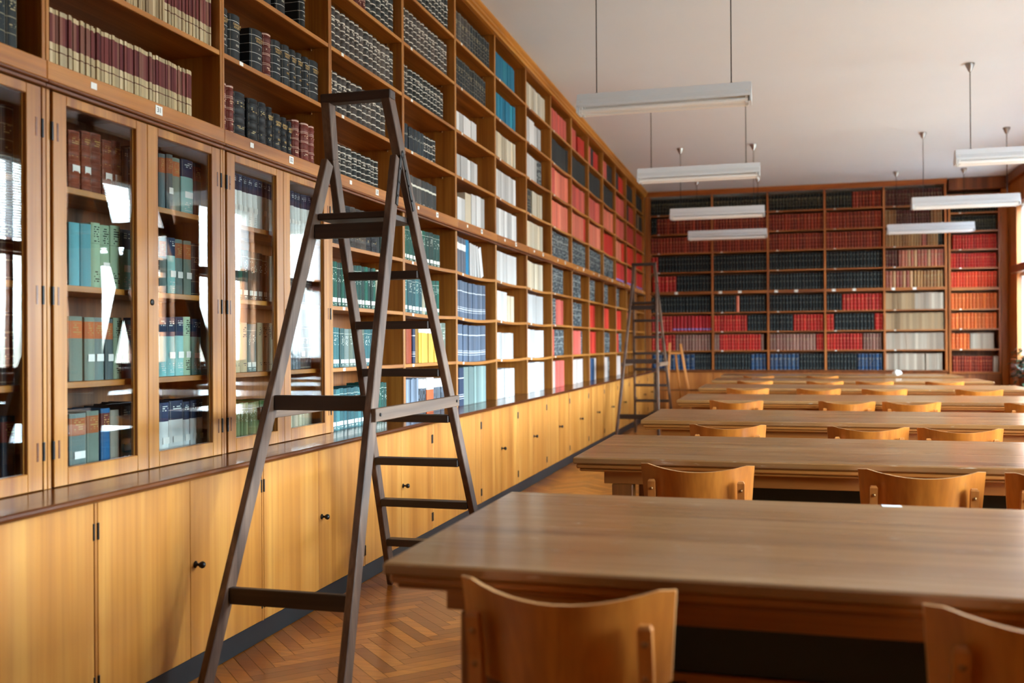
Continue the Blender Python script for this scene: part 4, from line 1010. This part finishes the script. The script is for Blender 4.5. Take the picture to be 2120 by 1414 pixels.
for i, (x, y, ti) in enumerate(CH):
    o = ch if i == 0 else copy_tree(ch)
    o.location = (x, y, 0); o.rotation_euler.z = random.uniform(-.03, .03)
    cnt[ti] = cnt.get(ti, 0)+1
    o['label'] = f'curved plywood chair, {ordn(cnt[ti])} from left at {TN[ti]}'

# ------------------------------------------------------------------ HANGING LAMPS
def make_lamp():
    t = thing('pendant_lamp', '', 'lamp', (0,0,0), 'hanging fluorescent lamps')
    Lh = .62
    # housing: flared trough, open below
    pr = [(-.045,.145),(.045,.145),(.055,.095),(.085,.055),(.085,.038),(.078,.038),(.076,.050),(.04,.07),(-.04,.07),(-.076,.050),(-.078,.038),(-.085,.038),(-.085,.055),(-.055,.095)]
    MB().prism(pr, -Lh, Lh, 'x').build('housing', M_GREYM, t)
    for s in (-1, 1):
        e = MB(); q = [(-.045,.143),(.045,.143),(.055,.095),(.083,.055),(.083,.0),(.06,-.002),(-.06,-.002),(-.083,.0),(-.083,.055),(-.055,.095)]
        e.prism(q, s*Lh, s*(Lh+.012), 'x'); e.build('end_cap', M_GREYM, t)
        tp = MB().tube([(-Lh+.012, s*.052, .012), (Lh-.012, s*.052, .012)], .019, 14); tp.build('tube', M_TUBE, t)
        for xx in (-1, 1): MB().box(xx*(Lh-.022)-.01, xx*(Lh-.022)+.01, s*.052-.017, s*.052+.017, -.008, .084, .002).build('lamp_holder', M_WHITEM, t)
        c = MB().tube([(s*.49, 0, .145), (s*.49, 0, .92)], .0042, 6); c.build('rod', M_IRON, t)
        MB().lathe([(.012,.90),(.02,.915),(.028,.935),(.042,.965),(.044,.979)], (s*.49, 0, 0), 16, 'z').build('canopy', M_STEEL, t)
        MB().lathe([(.02,.145),(.02,.15),(.008,.158)], (s*.49, 0, 0), 12, 'z').build('rod_socket', M_IRON, t)
    return t
lp = make_lamp()
LP = [(-.81,7.15,'left','closest to the camera'),(-.81,10.35,'left','second from the camera'),(-.81,13.55,'left','third from the camera'),(-.81,16.3,'left','farthest from the camera'),
      (2.29,10.25,'right','closest to the camera'),(2.29,13.45,'right','second from the camera'),(2.29,16.4,'right','farthest from the camera')]
for i, (x, y, c, d) in enumerate(LP):
    o = lp if i == 0 else copy_tree(lp)
    o.location = (x, y, ZC-.981); o['label'] = f'white hanging fluorescent lamp, {d} in the {c}-hand row'

# ------------------------------------------------------------------ EASEL, PLANT, PAPERS
t = thing('easel', 'small pale wooden tripod easel standing before the far bookcase by the ladder', 'easel', (-1.55, 15.7, 0))
MB().bar((-.19, -.1, 0), (-.15, .06, 1.27), .035, .025, (1,0,0), .003).build('leg', M_EASEL, t)
MB().bar((.24, -.1, 0), (.02, .06, 1.25), .035, .025, (1,0,0), .003).build('leg', M_EASEL, t)
MB().bar((.03, .28, 0), (-.06, .085, 1.1), .03, .025, (1,0,0), .003).build('leg', M_EASEL, t)
MB().bar((-.16, .025, 1.1), (.06, .025, 1.1), .022, .03, (0,1,0), .002).build('crossbar', M_EASEL, t)
MB().box(-.3, .32, -.1, .02, .5, .525, .003).build('tray', M_TLEG, t)
t = thing('plant_stand', 'low dark wooden stand under the window holding the plant', 'stand', (3.25, 14.6, 0))
MB().box(-.22, .22, -.3, .3, .56, .59, .004).build('top', M_WINW, t)
for sx in (-1, 1):
    for sy in (-1, 1): MB().box(sx*.18-.02, sx*.18+.02, sy*.26-.02, sy*.26+.02, 0, .5595, .003).build('leg', M_WINW, t)
t = thing('potted_plant', 'bushy dark green potted plant by the window at the far end', 'plant', (3.25, 14.6, .5905))
MB().lathe([(.08,0),(.11,.16),(.12,.18),(.105,.18)], (0,0,0), 20, 'z').build('pot', plain('terracotta_pot', lin(120,70,50), .7), t)
fo = MB(); M_LEAF = plain('plant_leaf', lin(22,50,26), .4); M_LEAF2 = plain('pale_leaf', lin(70,110,84), .4)
rr = random.Random(3)
for k in range(260):
    a = rr.uniform(0, 2*PI); rad = rr.uniform(.02, .3)**.8*.62; z = .2+rr.uniform(-.28, .3)*(1 if rad > .16 else .6)+.1
    p = Vector((math.cos(a)*rad*.75, math.sin(a)*rad, max(z, .05 if rad > .13 else .2)))
    d = Vector((math.cos(a), math.sin(a), rr.uniform(-.8, .5))).normalized(); sd = d.cross(Vector((0,0,1))).normalized(); L = rr.uniform(.05, .1); w = L*.32
    up = sd.cross(d)*L*.14
    fo.add([p, p+d*L*.45+sd*w+up, p+d*L, p+d*L*.45-sd*w+up, p+d*L*.45+up*.3], [(0,4,2,1),(0,3,2,4)], 1 if rr.random() < .18 else 0, True)
fo.build('foliage', [M_LEAF, M_LEAF2], t)
st = MB()
for k in range(14):
    a = k*2.4; st.tube([(0,0,.17), (.05*math.cos(a), .05*math.sin(a), .3), (.14*math.cos(a), .17*math.sin(a), .33+.01*(k % 5))], .004, 5)
st.build('stem', plain('plant_stem', lin(70,86,44), .6), t)
pp = MB(); pp.box(.29, .345, 3.055, 3.085, .7655, .7668); tag(pp.build('paper_slip', M_PAPER), 'small white paper slip on the back edge of the closest table', 'paper')
cp = MB()
rr = random.Random(5); vs = []; 
for j in range(7):
    for i in range(10):
        ph = PI*j/6; thh = 2*PI*i/10; r = .045*(1+rr.uniform(-.22, .22)); vs.append((1.64+1.35*r*math.sin(ph)*math.cos(thh), 15.05+r*math.sin(ph)*math.sin(thh), .8085+.042*math.cos(ph)))
cp.add(vs, [(j*10+i, j*10+(i+1) % 10, (j+1)*10+(i+1) % 10, (j+1)*10+i) for j in range(6) for i in range(10)])
tag(cp.build('crumpled_paper', M_PAPER), 'crumpled white paper lying on the farthest reading table', 'paper')

# ------------------------------------------------------------------ LIGHT: overcast sky through the windows
w = bpy.data.worlds.new('overcast'); S.world = w; w.use_nodes = True
n = w.node_tree.nodes; n.clear(); l = w.node_tree.links
out = n.new('ShaderNodeOutputWorld'); bg = n.new('ShaderNodeBackground'); tc = n.new('ShaderNodeTexCoord'); sx = n.new('ShaderNodeSeparateXYZ'); cr = n.new('ShaderNodeValToRGB')
l.new(tc.outputs['Generated'], sx.inputs[0]); l.new(sx.outputs[2], cr.inputs[0])
e = cr.color_ramp.elements; e[0].position = 0; e[0].color = (.17, .18, .17, 1); e[1].position = .12; e[1].color = (.81, .97, 1.10, 1)
l.new(cr.outputs[0], bg.inputs[0]); bg.inputs[1].default_value = 9.0; l.new(bg.outputs[0], out.inputs[0])

# ------------------------------------------------------------------ CAMERA
F, YAW, PIT, ROL = 2011.3, .26845, .003505, -.006192
cy, sy, cp_, sp, c_r, s_r = math.cos(YAW), math.sin(YAW), math.cos(PIT), math.sin(PIT), math.cos(ROL), math.sin(ROL)
f = Vector((-sy, cy, 0)); r = Vector((cy, sy, 0)); u = Vector((0,0,1))
f2 = f*cp_+u*sp; u2 = u*cp_-f*sp; r3 = r*c_r+u2*s_r; u3 = u2*c_r-r*s_r
cam = bpy.data.cameras.new('camera'); co = bpy.data.objects.new('camera', cam); COL.objects.link(co); S.camera = co
cam.sensor_width = 36; cam.lens = F*36/2120; cam.clip_start = .05; cam.clip_end = 60
co.matrix_world = Matrix(((r3.x,u3.x,-f2.x,0),(r3.y,u3.y,-f2.y,0),(r3.z,u3.z,-f2.z,1.25),(0,0,0,1)))
cam.dof.use_dof = True; cam.dof.focus_distance = 4.7; cam.dof.aperture_fstop = 2.2
S.view_settings.view_transform = 'Standard'; S.view_settings.look = 'None'; S.view_settings.gamma = 1.0; S.view_settings.use_curve_mapping = False
S.view_settings.exposure = 2.95
S.cycles.max_bounces = 10; S.cycles.diffuse_bounces = 4; S.cycles.transparent_max_bounces = 12; S.cycles.caustics_reflective = False; S.cycles.caustics_refractive = False
S.cycles.use_denoising = True; S.cycles.sample_clamp_indirect = 6
